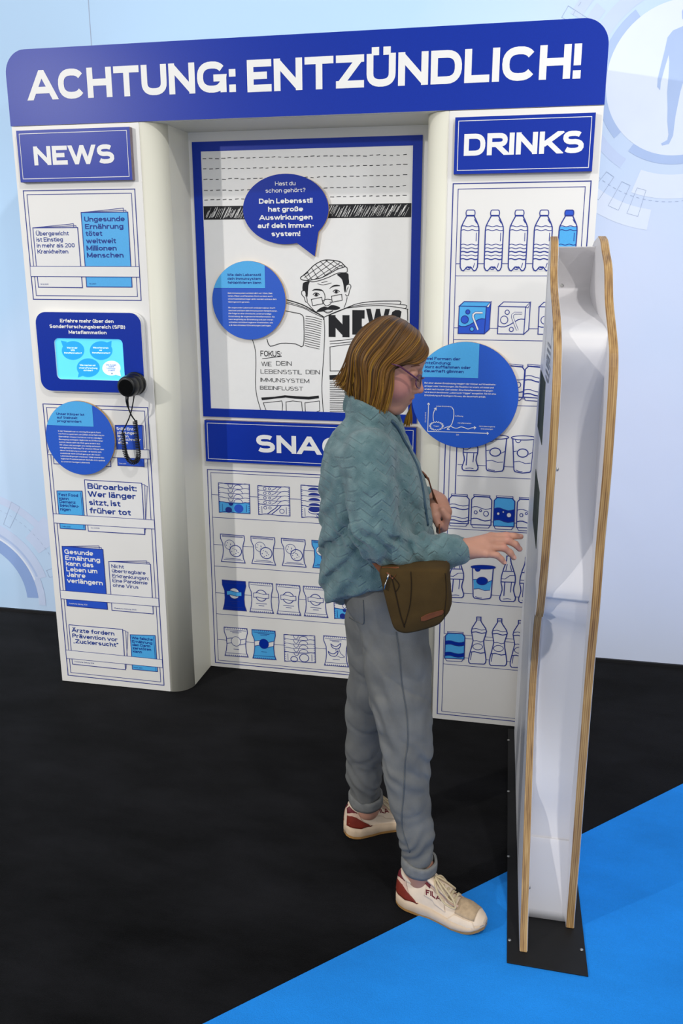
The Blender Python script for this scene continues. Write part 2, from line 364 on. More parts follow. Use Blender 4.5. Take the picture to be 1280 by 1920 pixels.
# ================================================================ the setting
def carpet(name, col, spread):
    m = bpy.data.materials.new(name); m.use_nodes = True; L = m.node_tree.links; b = m.node_tree.nodes['Principled BSDF']
    tc = nd(m, 'ShaderNodeTexCoord'); c = lin(col)
    n1 = nd(m, 'ShaderNodeTexNoise', Scale=2.2, Detail=5.0, Roughness=0.62); n2 = nd(m, 'ShaderNodeTexNoise', Scale=420.0, Detail=2.0)
    mp = nd(m, 'ShaderNodeMapping'); mp.inputs['Scale'].default_value = (1.0, 2.2, 1); mp.inputs['Rotation'].default_value = (0, 0, 0.5)
    L.new(tc.outputs['Object'], mp.inputs[0]); L.new(mp.outputs[0], n1.inputs['Vector']); L.new(tc.outputs['Object'], n2.inputs['Vector'])
    a = nd(m, 'ShaderNodeMath', operation='MULTIPLY_ADD'); L.new(n2.outputs['Fac'], a.inputs[0]); a.inputs[1].default_value = 0.45; L.new(n1.outputs['Fac'], a.inputs[2])
    r = nd(m, 'ShaderNodeValToRGB'); L.new(a.outputs[0], r.inputs[0])
    r.color_ramp.elements[0].position = 0.52; r.color_ramp.elements[1].position = 0.98
    r.color_ramp.elements[0].color = tuple(x * (1 - spread) for x in c[:3]) + (1,)
    r.color_ramp.elements[1].color = tuple(min(1, x * (1 + spread * (2.2 if spread > .5 else 1))) for x in c[:3]) + (1,)
    L.new(r.outputs[0], b.inputs['Base Color']); b.inputs['Roughness'].default_value = 0.95; b.inputs['Specular IOR Level'].default_value = 0.1
    b.inputs['Sheen Weight'].default_value = 0.04; b.inputs['Sheen Roughness'].default_value = 0.4
    bp = nd(m, 'ShaderNodeBump', Strength=0.5, Distance=0.003); L.new(n2.outputs['Fac'], bp.inputs['Height']); L.new(bp.outputs[0], b.inputs['Normal'])
    return m
M['carpet'] = carpet('black_needle_felt', '#0d0d0f', 0.8)
M['bluecarpet'] = carpet('blue_needle_felt', '#228be8', 0.14)
# back wall fabric: pale blue towards the upper left, lavender towards the lower right
m = bpy.data.materials.new('pale_blue_wall_fabric'); m.use_nodes = True; L = m.node_tree.links; b = m.node_tree.nodes['Principled BSDF']
tc = nd(m, 'ShaderNodeTexCoord'); sx = nd(m, 'ShaderNodeSeparateXYZ'); L.new(tc.outputs['Object'], sx.inputs[0])
n = nd(m, 'ShaderNodeTexNoise', Scale=0.9, Detail=2.0); L.new(tc.outputs['Object'], n.inputs['Vector'])
ma = nd(m, 'ShaderNodeMath', operation='MULTIPLY_ADD'); L.new(sx.outputs['Z'], ma.inputs[0]); ma.inputs[1].default_value = 0.28; L.new(n.outputs['Fac'], ma.inputs[2])
mb = nd(m, 'ShaderNodeMath', operation='MULTIPLY_ADD'); L.new(sx.outputs['X'], mb.inputs[0]); mb.inputs[1].default_value = -0.22; L.new(ma.outputs[0], mb.inputs[2])
r = nd(m, 'ShaderNodeValToRGB'); L.new(mb.outputs[0], r.inputs[0]); r.color_ramp.elements[0].position = 0.35; r.color_ramp.elements[1].position = 1.25 / 1.3
r.color_ramp.elements[0].color = lin('#dfe7fb'); r.color_ramp.elements[1].color = lin('#bcdaf8')
L.new(r.outputs[0], b.inputs['Base Color']); b.inputs['Roughness'].default_value = 0.8; b.inputs['Specular IOR Level'].default_value = 0.2
n2 = nd(m, 'ShaderNodeTexNoise', Scale=1.6, Detail=2.0, Distortion=0.6); L.new(tc.outputs['Object'], n2.inputs['Vector'])
bp = nd(m, 'ShaderNodeBump', Strength=0.25, Distance=0.05); L.new(n2.outputs['Fac'], bp.inputs['Height']); L.new(bp.outputs[0], b.inputs['Normal'])
M['wall'] = m
M['wallink1'] = mat('wall_print_pale', '#cbd9f5', 0.8, 0.2, var=0.03, scale=6)
M['wallink2'] = mat('wall_print_mid', '#b5c9ed', 0.8, 0.2, var=0.03, scale=6)
M['wallink3'] = mat('wall_print_dark', '#93aee0', 0.8, 0.2, var=0.03, scale=6)
M['wallink0'] = mat('wall_print_light', '#e6eefd', 0.8, 0.2, var=0.02, scale=6)
M['wallline'] = mat('wall_print_line', '#a6b3cc', 0.8, 0.2, var=0.02, scale=6)

mb_ = MB(); mb_.box((-4.2, -5.6, -0.05), (5.2, 0.9, 0.0)); floor = tag(mb_.build('floor', M['carpet']), 'black needle felt carpet of the booth', kind='structure')
# the blue band runs diagonally towards the camera
A = at_floor(395, 1915); B = at_floor(1280, 1471); d = (B - A) / np.linalg.norm(B - A); nrm = np.array([d[1], -d[0], 0])
p0 = A - d * 1.4; p1 = B + d * 1.2; q1 = p1 + nrm * 2.2; q0 = p0 + nrm * 2.2
mb_ = MB(); top = [(p[0], p[1], 0.004) for p in (q0, q1, p1, p0)]; bot = [(p[0], p[1], 0.0005) for p in (q0, q1, p1, p0)]
mb_.prism(top, bot); tag(mb_.build('trim_1', M['bluecarpet']), 'bright blue carpet band laid across the black floor', kind='structure')
WY = 0.63
mb_ = MB(); mb_.box((-3.2, WY, 0.0), (3.6, WY + 0.06, 3.4)); wall = mb_.build('wall_back', M['wall']); tag(wall, 'pale blue printed fabric wall behind the kiosk', kind='structure')
mb_ = MB(); mb_.box((-3.2, WY - 0.012, 0.0), (3.6, WY - 0.0005, 0.012)); tag(mb_.build('baseboard_back', mat('dark_wall_channel', '#1c1c1e', 0.6, 0.3, var=0.1)), 'thin dark channel along the foot of the wall', kind='structure')
# print of the wall: two ring diagrams and a plain standing figure
pr = Print(WY)
def ring(cx, cz, r0, r1, a0, a1, k, lev=0, n=None):
    n = n or max(4, int(abs(a1 - a0) / 4))
    o = ell(cx, cz, r1, r1, n, a0, a1); i = ell(cx, cz, r0, r0, n, a0, a1)
    if a1 - a0 >= 360: o.append(o[0]); i.append(i[0])
    for j in range(len(o) - 1): pr.poly([o[j], o[j + 1], i[j + 1], i[j]], k, lev)
def dash(cx, cz, r, a0, a1, step, k='wallline', w=0.0012):
    a = a0
    while a < a1: pr.line(ell(cx, cz, r, r, 3, a, a + step * .5), w, k, 3); a += step
cx, cz = 1.779, 2.175
pr.poly(ell(cx, cz, .247, .247, 64), 'wallink0', 0)
ring(cx, cz, .247, .276, 127, 208, 'wallink2', 1); ring(cx, cz, .247, .276, 208, 222, 'wallink2', 1); ring(cx, cz, .247, .276, 236, 305, 'wallink2', 1); ring(cx, cz, .247, .276, 20, 95, 'wallink1', 1)
ring(cx, cz, .285, .335, 95, 150, 'wallink1', 0); ring(cx, cz, .30, .335, 200, 238, 'wallink1', 0); ring(cx, cz, .345, .385, 140, 158, 'wallink1', 0); ring(cx, cz, .31, .39, 250, 292, 'wallink0', 0)
ring(cx, cz, .40, .44, 100, 150, 'wallink1', 0); ring(cx, cz, .43, .50, 225, 262, 'wallink0', 0)
dash(cx, cz, .40, 215, 300, 3.2); dash(cx, cz, .43, 128, 165, 4)
for a in (222, 233, 243, 252, 148, 160):
    c, s = math.cos(math.radians(a)), math.sin(math.radians(a)); c2, s2 = math.cos(math.radians(a + 5)), math.sin(math.radians(a + 5))
    pr.line([(cx + .37 * c, cz + .37 * s), (cx + .46 * c, cz + .46 * s), (cx + .46 * c2, cz + .46 * s2), (cx + .37 * c2, cz + .37 * s2)], 0.0012, 'wallline', 3, True)
# standing figure, one half traced and mirrored
half = [(0, 1), (.045, .985), (.062, .945), (.055, .895), (.032, .865), (.036, .845), (.115, .815), (.15, .77), (.163, .68), (.18, .58), (.197, .48), (.196, .42), (.172, .395), (.172, .45), (.155, .54), (.13, .65), (.122, .6), (.118, .52), (.118, .38), (.105, .27), (.098, .17), (.08, .07), (.085, .03), (.13, .005), (.12, -.01), (.07, .0), (.045, .06), (.04, .2), (.02, .38), (0, .47)]
hh = .44; fx, fz = 1.79, 1.966
k_ = len(half) // 2
L_ = [(fx - x * hh, fz + z * hh) for x, z in half]; R_ = [(fx + x * hh, fz + z * hh) for x, z in half]
pr.poly(L_ + R_[::-1][1:-1], 'wallink2', 2)
cx, cz = -1.165, .062
ring(cx, cz, .26, .317, 2, 100, 'wallink3', 2); ring(cx, cz, .317, .326, -4, 100, 'wallink0', 0); ring(cx, cz, .326, .386, 18, 100, 'wallink1', 1); ring(cx, cz, .318, .352, -4, 17.9, 'wallink1', 3)
ring(cx, cz, .335, .345, 20, 100, 'wallink2', 2)
ring(cx, cz, .485, .52, 20, 100, 'wallink1', 1); ring(cx, cz, .41, .56, 34, 47, 'wallink1', 0)
dash(cx, cz, .455, 30, 92, 3.4)
for a in (64, 22):
    c, s = math.cos(math.radians(a)), math.sin(math.radians(a)); c2, s2 = math.cos(math.radians(a - 5)), math.sin(math.radians(a - 5))
    pr.line([(cx + .40 * c, cz + .40 * s), (cx + .52 * c, cz + .52 * s), (cx + .52 * c2, cz + .52 * s2), (cx + .40 * c2, cz + .40 * s2)], 0.0012, 'wallline', 3, True)
pr.line([(-.393, 2.0), (-.395, 3.2)], .003, 'wallline', 0)
tag(pr.build('wall_print', wall), kind='structure')
# ================================================================ the kiosk
XL, XS1, XR1, XS2, XR, DEP, ZH, ZT = -.3864, .0632, .1332, 1.0547, 1.4975, .2462, 2.0, 2.2295
XI2 = .985
kiosk = empty('exhibition_kiosk', (0.55, 0.3, 0))
tag(kiosk, 'large white mock kiosk wall with royal blue ACHTUNG: ENTZÜNDLICH! header', 'kiosk')
def pillar(name, x0, x1, side):
    "front from x0 to the seam x1, then a rounded corner running back to the recess"
    out = [(x0, 0)]; rr = .07
    if side > 0:
        cxx = x1
        arcp = [(cxx + rr * math.sin(t), rr - rr * math.cos(t)) for t in np.linspace(0, math.pi / 2, 13)]
        out = [(x0, 0), (x1 - .0012, 0), (x1 - .0008, .003), (x1 + .0008, .003), (x1 + .0012, 0.0001)] + arcp[1:] + [(x1 + rr, .59), (x0, .59)]
    else:
        arcp = [(x0 - rr * math.sin(t), rr - rr * math.cos(t)) for t in np.linspace(0, math.pi / 2, 13)]
        out = [(x1, .59), (x0 - rr, .59)] + arcp[::-1][:-1] + [(x0 - .0012, .0001), (x0 - .0008, .003), (x0 + .0008, .003), (x0 + .0012, 0), (x1, 0)]
    mb = MB(); mb.prism([(x, y, ZH) for x, y in out], [(x, y, 0.002) for x, y in out])
    o = mb.build(name, [M['white'], M['cream']], kiosk); return o
pl_ = pillar('pillar', XL, XS1, 1); pr_ = pillar('pillar', XS2, XR, -1)
# rounded corners are smooth
for o in (pl_, pr_):
    for p in o.data.polygons:      # the bent corner sheet is a creamier laminate than the front
        if abs(p.normal.z) < .5 and XS1 + .002 < p.center.x < XS2 - .002: p.material_index = 1
    for p in o.data.polygons: p.use_smooth = abs(p.normal.z) < .5 and abs(p.normal.x) > .05 and abs(p.normal.y) > .05
mb = MB(); mb.box((XR1, DEP, 0.002), (XI2, DEP + .03, ZH)); bp_ = mb.build('recess_panel', M['white'], kiosk)
mb = MB(); mb.box((XR1 - .06, .0168, ZH + .0002), (XI2 + .06, DEP + .02, ZH + .02)); mb.build('soffit', M['cream'], kiosk)
# header: rounded upper corners
r = .072
hp = [(XL - .003, ZH + .002), (XR + .001, ZH + .002)] + [(XR + .001 - r + r * math.cos(t), ZT - r + r * math.sin(t)) for t in np.linspace(0, math.pi / 2, 13)] + [(XL - .003 + r - r * math.sin(t), ZT - r + r * math.cos(t)) for t in np.linspace(0, math.pi / 2, 13)]
mb = MB(); mb.prism([(x, -.0008, z) for x, z in hp], [(x, .016, z) for x, z in hp], 0, 1); hd = mb.build('header_board', [M['blue'], M['white']], kiosk)
mb = MB(); mb.prism([(x, .0165, max(z, ZH + .021)) for x, z in hp], [(x, .59, max(z, ZH + .021)) for x, z in hp], 0, 0); mb.build('header_box', [M['white']], kiosk)
pr = Print(-.0008)
pr.text('ACHTUNG:', 55, 187.5, 442, 173, 56, 'lett', .225, 0, 10)
pr.text('ENTZÜNDLICH!', 464, 172, 1087, 148, 60.5, 'lett', .225, 0, 10)
pr.build('lettering', hd)
# ---------------------------------------------------------------- print of the left pillar
pr = Print(0.0)
K3 = crop(20, 220, 3.556); K4 = crop(60, 740, 3.31)
def frame(K, TL, TR, BR, BL, ins, w1=1.7, w2=1.1):
    P = np.array(K([TL, TR, BR, BL])); pr.pl(P, w1, 'navy', 1, True)
    c = [pr.p(*q) for q in P]; s = ins
    pr.line([(c[0][0] + s, c[0][1] - s), (c[1][0] - s, c[1][1] - s), (c[2][0] - s, c[2][1] + s), (c[3][0] + s, c[3][1] + s)], w2 * .0020, 'navy', 1, True)
frame(K3, (84, 490), (827, 478), (870, 1220), (152, 1213), .0125)
frame(K4, (68, 57), (718, 80), (819, 1803), (224, 1740), .0125)
def newspaper(K, TL, TR, BR, BL, fill, pages='top', lw=1.6, sheets=()):
    if fill: pr.pf(K([TL, TR, BR, BL]), fill, 2)
    else: pr.pf(K([TL, TR, BR, BL]), 'paper', 2)
    for s in sheets: pr.pl(K(s), 1.0, 'navy', 3)
    pr.pl(K([TL, TR, BR, BL]), lw, 'navy', 3, True)
def bar(K, TL, TR, BR, BL):
    pr.pf(K([TL, TR, BR, BL]), 'paper', 5); pr.pl(K([TL, TR]), 1.1, 'navy', 6); pr.pl(K([BL, BR]), 1.1, 'navy', 6)
    pr.pl(K([TL, BL]), 1.0, 'navy', 6); pr.pl(K([TR, BR]), 1.0, 'navy', 6)
def lines(K, rows, x0, x1s, cap, k, w=.15, lev=4, q=4):
    "rows: (text, baseline start x,y, end x,y)"
    for t, ax, ay, bx, by in rows:
        (a, b), (c, d) = K([(ax, ay), (bx, by)]); sc = cap
        pr.text(t, a, b, c, d, sc, k, w, lev, q)
newspaper(K3, (149, 737), (447, 735), (479, 1136), (186, 1132), None, sheets=[[(155, 736), (419, 709), (421, 735)], [(160, 736), (435, 722), (437, 735)]])
newspaper(K3, (470, 635), (781, 632), (810, 1132), (508, 1130), 'sky', sheets=[[(478, 634), (751, 605), (753, 632)], [(482, 634), (768, 619), (770, 632)]])
lines(K3, [('Übergewicht', 171, 789, 389, 787), ('ist Einstieg', 174, 829, 350, 828), ('in mehr als 200', 177, 868, 429, 868), ('Krankheiten', 181, 908, 386, 909)], 0, 0, 8.0, 'navyt', .172)
lines(K3, [('Ungesunde', 492, 695, 762, 694), ('Ernährung', 498, 744, 753, 744), ('tötet', 502, 791, 612, 791), ('weltweit', 506, 840, 704, 840), ('Millionen', 508, 888, 708, 889), ('Menschen', 511, 934, 754, 937)], 0, 0, 9.6, 'navyt', .2)
lines(K3, [('19.12.2020', 200, 1117, 254, 1117)], 0, 0, 2.4, 'navyt', .15); lines(K3, [('14.1.2021', 525, 1114, 571, 1114)], 0, 0, 2.4, 'navyt', .15)
bar(K3, (131, 993), (858, 995), (860, 1065), (136, 1061))
# lower rack
newspaper(K4, (120, 150), (484, 168), (490, 446), (137, 428), None, sheets=[[(484, 172), (498, 184), (500, 330)]])
newspaper(K4, (517, 190), (683, 190), (697, 446), (534, 439), 'mid', sheets=[[(683, 190), (690, 192), (700, 330)]])
lines(K4, [('Stille Ent-', 525, 220, 640, 222), ('zündungen', 529, 243, 650, 247), ('lassen', 531, 263, 600, 266), ('uns schneller', 533, 284, 676, 288), ('altern', 535, 304, 597, 307)], 0, 0, 5.4, 'lett', .2)
lines(K4, [('T-Welt, 4.2019', 540, 430, 585, 431)], 0, 0, 2.2, 'lett', .15)
bar(K4, (110, 330), (728, 342), (735, 399), (98, 370))
newspaper(K4, (155, 597), (311, 598), (332, 838), (176, 829), 'sky', sheets=[[(303, 606), (322, 830)]])
newspaper(K4, (326, 528), (681, 549), (700, 867), (350, 846), None, sheets=[[(684, 556), (700, 558), (706, 836)], [(700, 564), (716, 567), (702, 860)]])
lines(K4, [('Fast Food', 167, 630, 287, 633), ('kann', 169, 652, 229, 654), ('Demenz', 172, 673, 272, 677), ('beschleu-', 175, 695, 295, 700), ('nigen', 177, 718, 242, 722)], 0, 0, 5.8, 'navyt', .19)
lines(K4, [('Büroarbeit:', 346, 584, 650, 599), ('Wer länger', 349, 632, 645, 648), ('sitzt, ist', 355, 682, 550, 696), ('früher tot', 359, 732, 615, 752)], 0, 0, 10.6, 'navyt', .2)
lines(K4, [('7. März 2020', 186, 821, 240, 823), ], 0, 0, 2.2, 'navyt', .15); lines(K4, [('So, 2.9.2018', 366, 829, 420, 832)], 0, 0, 2.2, 'navyt', .15)
bar(K4, (133, 738), (758, 777), (762, 833), (137, 795))
newspaper(K4, (187, 940), (440, 960), (469, 1332), (218, 1309), 'mid', sheets=[[(195, 940), (416, 938), (418, 955)], [(200, 940), (430, 948), (432, 958)]])
newspaper(K4, (477, 1034), (735, 1052), (753, 1360), (497, 1337), None, sheets=[[(485, 1033), (712, 1031), (713, 1048)], [(490, 1034), (726, 1040), (728, 1050)]])
lines(K4, [('Gesunde', 203, 987, 381, 998), ('Ernährung', 208, 1024, 424, 1040), ('kann das', 212, 1061, 383, 1070), ('Leben um', 215, 1094, 407, 1110), ('Jahre', 218, 1128, 334, 1138), ('verlängern', 220, 1164, 441, 1184)], 0, 0, 8.6, 'lett', .2)
lines(K4, [('Nicht', 494, 1074, 571, 1079), ('übertragbare', 497, 1103, 706, 1116), ('Erkrankungen:', 499, 1135, 726, 1149), ('Eine Pandemie', 501, 1163, 718, 1178), ('ohne Virus', 503, 1192, 662, 1204)], 0, 0, 6.6, 'navyt', .165)
lines(K4, [('Frankfurter Zeitung, 2020', 232, 1299, 345, 1306)], 0, 0, 2.2, 'lett', .15); lines(K4, [('Rheinische Zeitung, 2020', 512, 1328, 648, 1337)], 0, 0, 2.2, 'navyt', .15)
bar(K4, (176, 1213), (786, 1263), (789, 1314), (181, 1265))
newspaper(K4, (230, 1427), (562, 1456), (580, 1706), (252, 1671), None, sheets=[[(565, 1462), (581, 1465), (592, 1630)], [(581, 1470), (596, 1473), (584, 1700)]])
newspaper(K4, (610, 1489), (764, 1494), (779, 1718), (624, 1703), 'sky', sheets=[[(755, 1500), (770, 1716)]])
lines(K4, [('Ärzte fordern', 249, 1473, 512, 1493), ('Prävention vor', 252, 1508, 532, 1530), ('„Zuckersucht“', 258, 1541, 537, 1565)], 0, 0, 7.6, 'navyt', .2)
lines(K4, [('Wie falsche', 620, 1517, 750, 1526), ('Ernährung', 622, 1537, 747, 1549), ('den Darm', 624, 1559, 735, 1567), ('zerstören', 626, 1579, 740, 1589), ('kann', 627, 1599, 683, 1604)], 0, 0, 5.0, 'navyt', .2)
lines(K4, [('Frankfurter Zeitung, 2018', 266, 1659, 386, 1670)], 0, 0, 2.2, 'navyt', .15); lines(K4, [('Heute, 2021', 632, 1695, 685, 1699)], 0, 0, 2.2, 'navyt', .15)
bar(K4, (211, 1583), (808, 1643), (811, 1693), (216, 1635))
pr.build('newspaper_rack_print', pl_)
# ---------------------------------------------------------------- print of the right pillar
pr = Print(0.0)
K7 = crop(780, 320, 3.459); K8 = crop(780, 820, 3.43); KA = crop(840, 340, 4.7407); KB = crop(820, 800, 6.4); KC = crop(810, 1000, 6.4)
def quad(TL, TR, BR, BL):
    "mapper from local (x to the right, y up, 0..1) to the panel through four pixels"
    c = [np.array(pr.p(*q)) for q in (TL, TR, BR, BL)]
    return lambda pts: [tuple((c[3] * (1 - x) + c[2] * x) * (1 - y) + (c[0] * (1 - x) + c[1] * x) * y) for x, y in pts]
LW = .00175
XF0, XF1 = 1.0724, 1.4761   # outer frame line, to the far side of the pillar
ZF1, ZF0 = 1.796, .0218
pr.line([(XF0, ZF1), (XF1, ZF1), (XF1, ZF0), (XF0, ZF0)], 1.7 * LW, 'navy', 1, True)
s = .0155
pr.line([(XF0 + s, ZF1 - s), (XF1 - s, ZF1 - s), (XF1 - s, .33), (XF0 + s, .33)], 1.1 * LW, 'navy', 1, True)
pr.line([(XF0 + s, .318), (XF1 - s, .318), (XF1 - s, ZF0 + .011), (XF0 + s, ZF0 + .011)], 1.0 * LW, 'navy', 1, True)
def shelf_at(u, v_front, v_back, x0=XF0 + s, x1=XF1 - s):
    for v in (v_front, v_back):
        z = pr.p(u, v)[1]; pr.line([(x0, z), (x1, z)], 1.1 * LW, 'navy', 0)
def wavy(x0, x1, y, amp, n, k=6, ph=0):
    return [(x0 + (x1 - x0) * i / (n * k), y + amp * math.sin(ph + math.pi * 2 * i / k)) for i in range(n * k + 1)]
W2 = 1.9
def bottle(cxb, cxt, full=False):
    q = quad(KA([(cxt - 80, 255)])[0], KA([(cxt + 80, 255)])[0], KA([(cxb + 79, 795)])[0], KA([(cxb - 79, 795)])[0])
    body = [(.30, .905), (.12, .80), (.02, .73), (0, .66), (.01, .2), (.02, .06), (.10, .01), (.2, .0), (.28, .02), (.36, .055), (.42, .065), (.5, .05), (.58, .065), (.64, .055), (.72, .02), (.8, 0), (.9, .01), (.98, .06), (.99, .2), (1, .66), (.98, .73), (.88, .80), (.70, .905)]
    pr.poly(q([p for p in body if not (.28 <= p[0] <= .72 and p[1] < .1)]), 'paper', 2)
    if full:
        pr.poly(q([(.01, .73), (.0, .5), (.0, .2), (.98, .2), (1, .5), (.99, .73)]), 'sky', 3)
    pr.line(q(body), W2 * LW, 'navy', 4, True)
    cap = [(.27, .915), (.25, .95), (.27, .985), (.33, 1), (.67, 1), (.73, .985), (.75, .95), (.73, .915)]
    pr.poly(q(cap), 'mid' if full else 'paper', 2); pr.line(q(cap), 1.5 * LW, 'navy', 4, True)
    for y, wd in ((.735, 1.3), (.672, 1.3), (.435, 1.2), (.375, 1.3), (.315, 2.0), (.255, 1.2), (.195, 2.0)): pr.line(q(wavy(.03, .97, y, .008, 2, 8)), wd * LW, 'navy', 4)
    pr.line(q(ell(.47, .045, .12, .022, 12)), 1.5 * LW, 'navy', 5, True)
    pr.line(q([(.72, .85), (.86, .785)]), 1.2 * LW, 'navy', 4); pr.line(q([(.86, .63), (.86, .49)]), 1.2 * LW, 'navy', 4); pr.line(q([(.82, .13), (.75, .05)]), 1.2 * LW, 'navy', 4)
shelf_at(845, 494.5, 517.3)
for cb, ct in ((182, 200), (395, 418), (608, 635), (825, 855)): bottle(cb, ct)
bottle(1040, 1078, True)
def juice(x, dy=0, col=False):
    q = quad(KA([(x + 6, 1068 + dy)])[0], KA([(x + 292, 1072 + dy)])[0], KA([(x + 284, 1352 + dy)])[0], KA([(x, 1352 + dy)])[0])
    a, bq, t = [(0, 0), (.82, -.01), (.86, .85), (.02, .86)], [(.82, -.01), (.97, .13), (1, 1), (.86, .85)], [(.02, .86), (.86, .85), (1, 1), (.17, 1)]
    pr.poly(q(a), 'sky' if col else 'paper', 2); pr.poly(q(bq), 'mid' if col else 'paper', 2); pr.poly(q(t), 'sky' if col else 'paper', 2)
    sw = [(.01, .25), (.1, .22), (.22, .22), (.35, .27), (.5, .36), (.62, .44), (.72, .47), (.84, .46)]
    if col: pr.poly(q([(0, 0), (.82, -.01)] + sw[::-1]), 'mid', 3)
    for p in (a, bq, t): pr.line(q(p), 1.5 * LW, 'navy', 4, True)
    pr.line(q(sw), 1.6 * LW, 'navy', 4)
    for cx_, cy_, r_, k_ in ((.2, .44, .115, 'mid'), (.29, .68, .065, 'mid'), (.43, .14, .065, 'sky')):
        e_ = q(ell(cx_, cy_, r_, r_ * 1.05, 18)); pr.poly(e_, k_ if col else 'paper', 5); pr.line(e_, 1.3 * LW, 'navy', 6, True)
    st = [(.75, .655), (.53, .655), (.46, .6), (.455, .52), (.62, .12)]
    pr.line(q(st), 7.2 * LW * .55, 'navy', 6); pr.line(q(st), 4.6 * LW * .55, 'paper', 7)
    pr.poly(q([(.86, .85), (1, 1), (.93, .82)]), 'paper', 5); pr.line(q([(.86, .85), (1, 1), (.93, .82)]), 1.1 * LW, 'navy', 6, True)
shelf_at(845, 614.5, 636.5)
juice(88, 0, True); juice(438, 3); juice(797, 6)
def can(K, x0, x1, yt, yb, lean, kind, col=False):
    "lean: how far the top sits right of the bottom"
    q = quad(*K([(x0 + lean, yt), (x1 + lean, yt + 12), (x1, yb + 10), (x0, yb)]))
    o = [(.13, .93), (.0, .82), (.0, .07), (.1, .0), (.88, .0), (1, .07), (1, .82), (.87, .93)]
    body = [(.13, .93), (0, .84), (0, .085), (1, .085), (1, .84), (.87, .93)]
    pr.poly(q(o), 'paper', 2)
    if col: pr.poly(q(body), 'sky', 3)
    if kind == 'dots':
        w1 = [(0, .60), (.15, .63), (.3, .63), (.5, .585), (.7, .56), (.85, .575), (1, .60)]; w2 = [(0, .255), (.15, .28), (.3, .28), (.5, .235), (.7, .21), (.85, .225), (1, .25)]
        if col: pr.poly(q(w2 + w1[::-1]), 'blue', 4)
        for a_, wd in ((w1, 1.3), (w2, 2.0)): pr.line(q(a_), wd * LW, 'navy', 5)
        for c_, d_, r_ in ((.22, .46, .075), (.46, .515, .05), (.74, .43, .12)):
            pr.poly(q(ell(c_, d_, r_, r_ * .62, 16)), 'paper', 6); pr.line(q(ell(c_, d_, r_, r_ * .62, 16)), 1.4 * LW, 'navy', 7, True)
    else:
        for y in (.66, .28):
            w1 = [(0, y), (.15, y + .02), (.3, y + .02), (.5, y - .015), (.7, y - .03), (.85, y - .02), (1, y + .01)]; w2 = [(p, t - .11) for p, t in w1]
            if col: pr.poly(q(w2 + w1[::-1]), 'blue', 4)
            pr.line(q(w1), 1.3 * LW, 'navy', 5); pr.line(q(w2), 2 * LW, 'navy', 5)
    pr.line(q(body), 1.8 * LW, 'navy', 5, True); pr.line(q([(.04, .07), (.1, 0), (.88, 0), (.96, .07)]), 1.2 * LW, 'navy', 5)
    rim = [(.10, .985), (.1, .945), (.9, .94), (.9, .98)]; pr.poly(q(rim), 'paper', 5); pr.line(q(rim), 1.2 * LW, 'navy', 6, True)
K7f = crop(0, 0, 1)
shelf_at(950, 747, 760)
can(K7, 555, 690, 1246, 1480, 16, 'dots'); can(K7, 694, 838, 1250, 1488, 16, 'wave'); can(K7, 848, 992, 1254, 1496, 16, 'wave'); can(K7, 395, 530, 1240, 1472, 16, 'wave'); can(K7, 240, 372, 1236, 1464, 16, 'dots')
def cola(K, xb, yb, yt, xt, hw):
    q = quad(*K([(xt - hw, yt), (xt + hw, yt + 4), (xb + hw, yb + 6), (xb - hw, yb)]))
    o = [(.12, .0), (.02, .03), (.0, .09), (.08, .17), (.14, .25), (.12, .33), (.05, .42), (.06, .50), (.09, .58), (.2, .72), (.33, .84), (.38, .93), (.38, 1), (.62, 1), (.62, .93), (.67, .84), (.8, .72), (.94, .58), (.96, .50), (.95, .42), (.88, .33), (.86, .25), (.92, .17), (1, .09), (.98, .03), (.88, 0)]
    pr.poly(q(o), 'paper', 2); pr.line(q(o), 1.9 * LW, 'navy', 4, True)
    for y in (.43, .665): pr.line(q([(.06, y), (.95, y)] if y < .5 else [(.13, y), (.87, y)]), 1.9 * LW, 'navy', 4)
    pr.line(q([(.06, .50), (.3, .495), (.6, .57), (.93, .575)]), 1.3 * LW, 'navy', 4)
    pr.line(q([(.3, .42), (.26, .12)]), 1.9 * LW, 'navy', 4); pr.line(q([(.72, .42), (.68, .2)]), 1.5 * LW, 'navy', 4)
    pr.line(q([(.34, .68), (.42, .82)]), 1.3 * LW, 'navy', 4); pr.line(q([(.7, .68), (.62, .8)]), 1.3 * LW, 'navy', 4)
    pr.line(q([(.22, .05), (.5, .06), (.72, .05)]), 1.3 * LW, 'navy', 4)
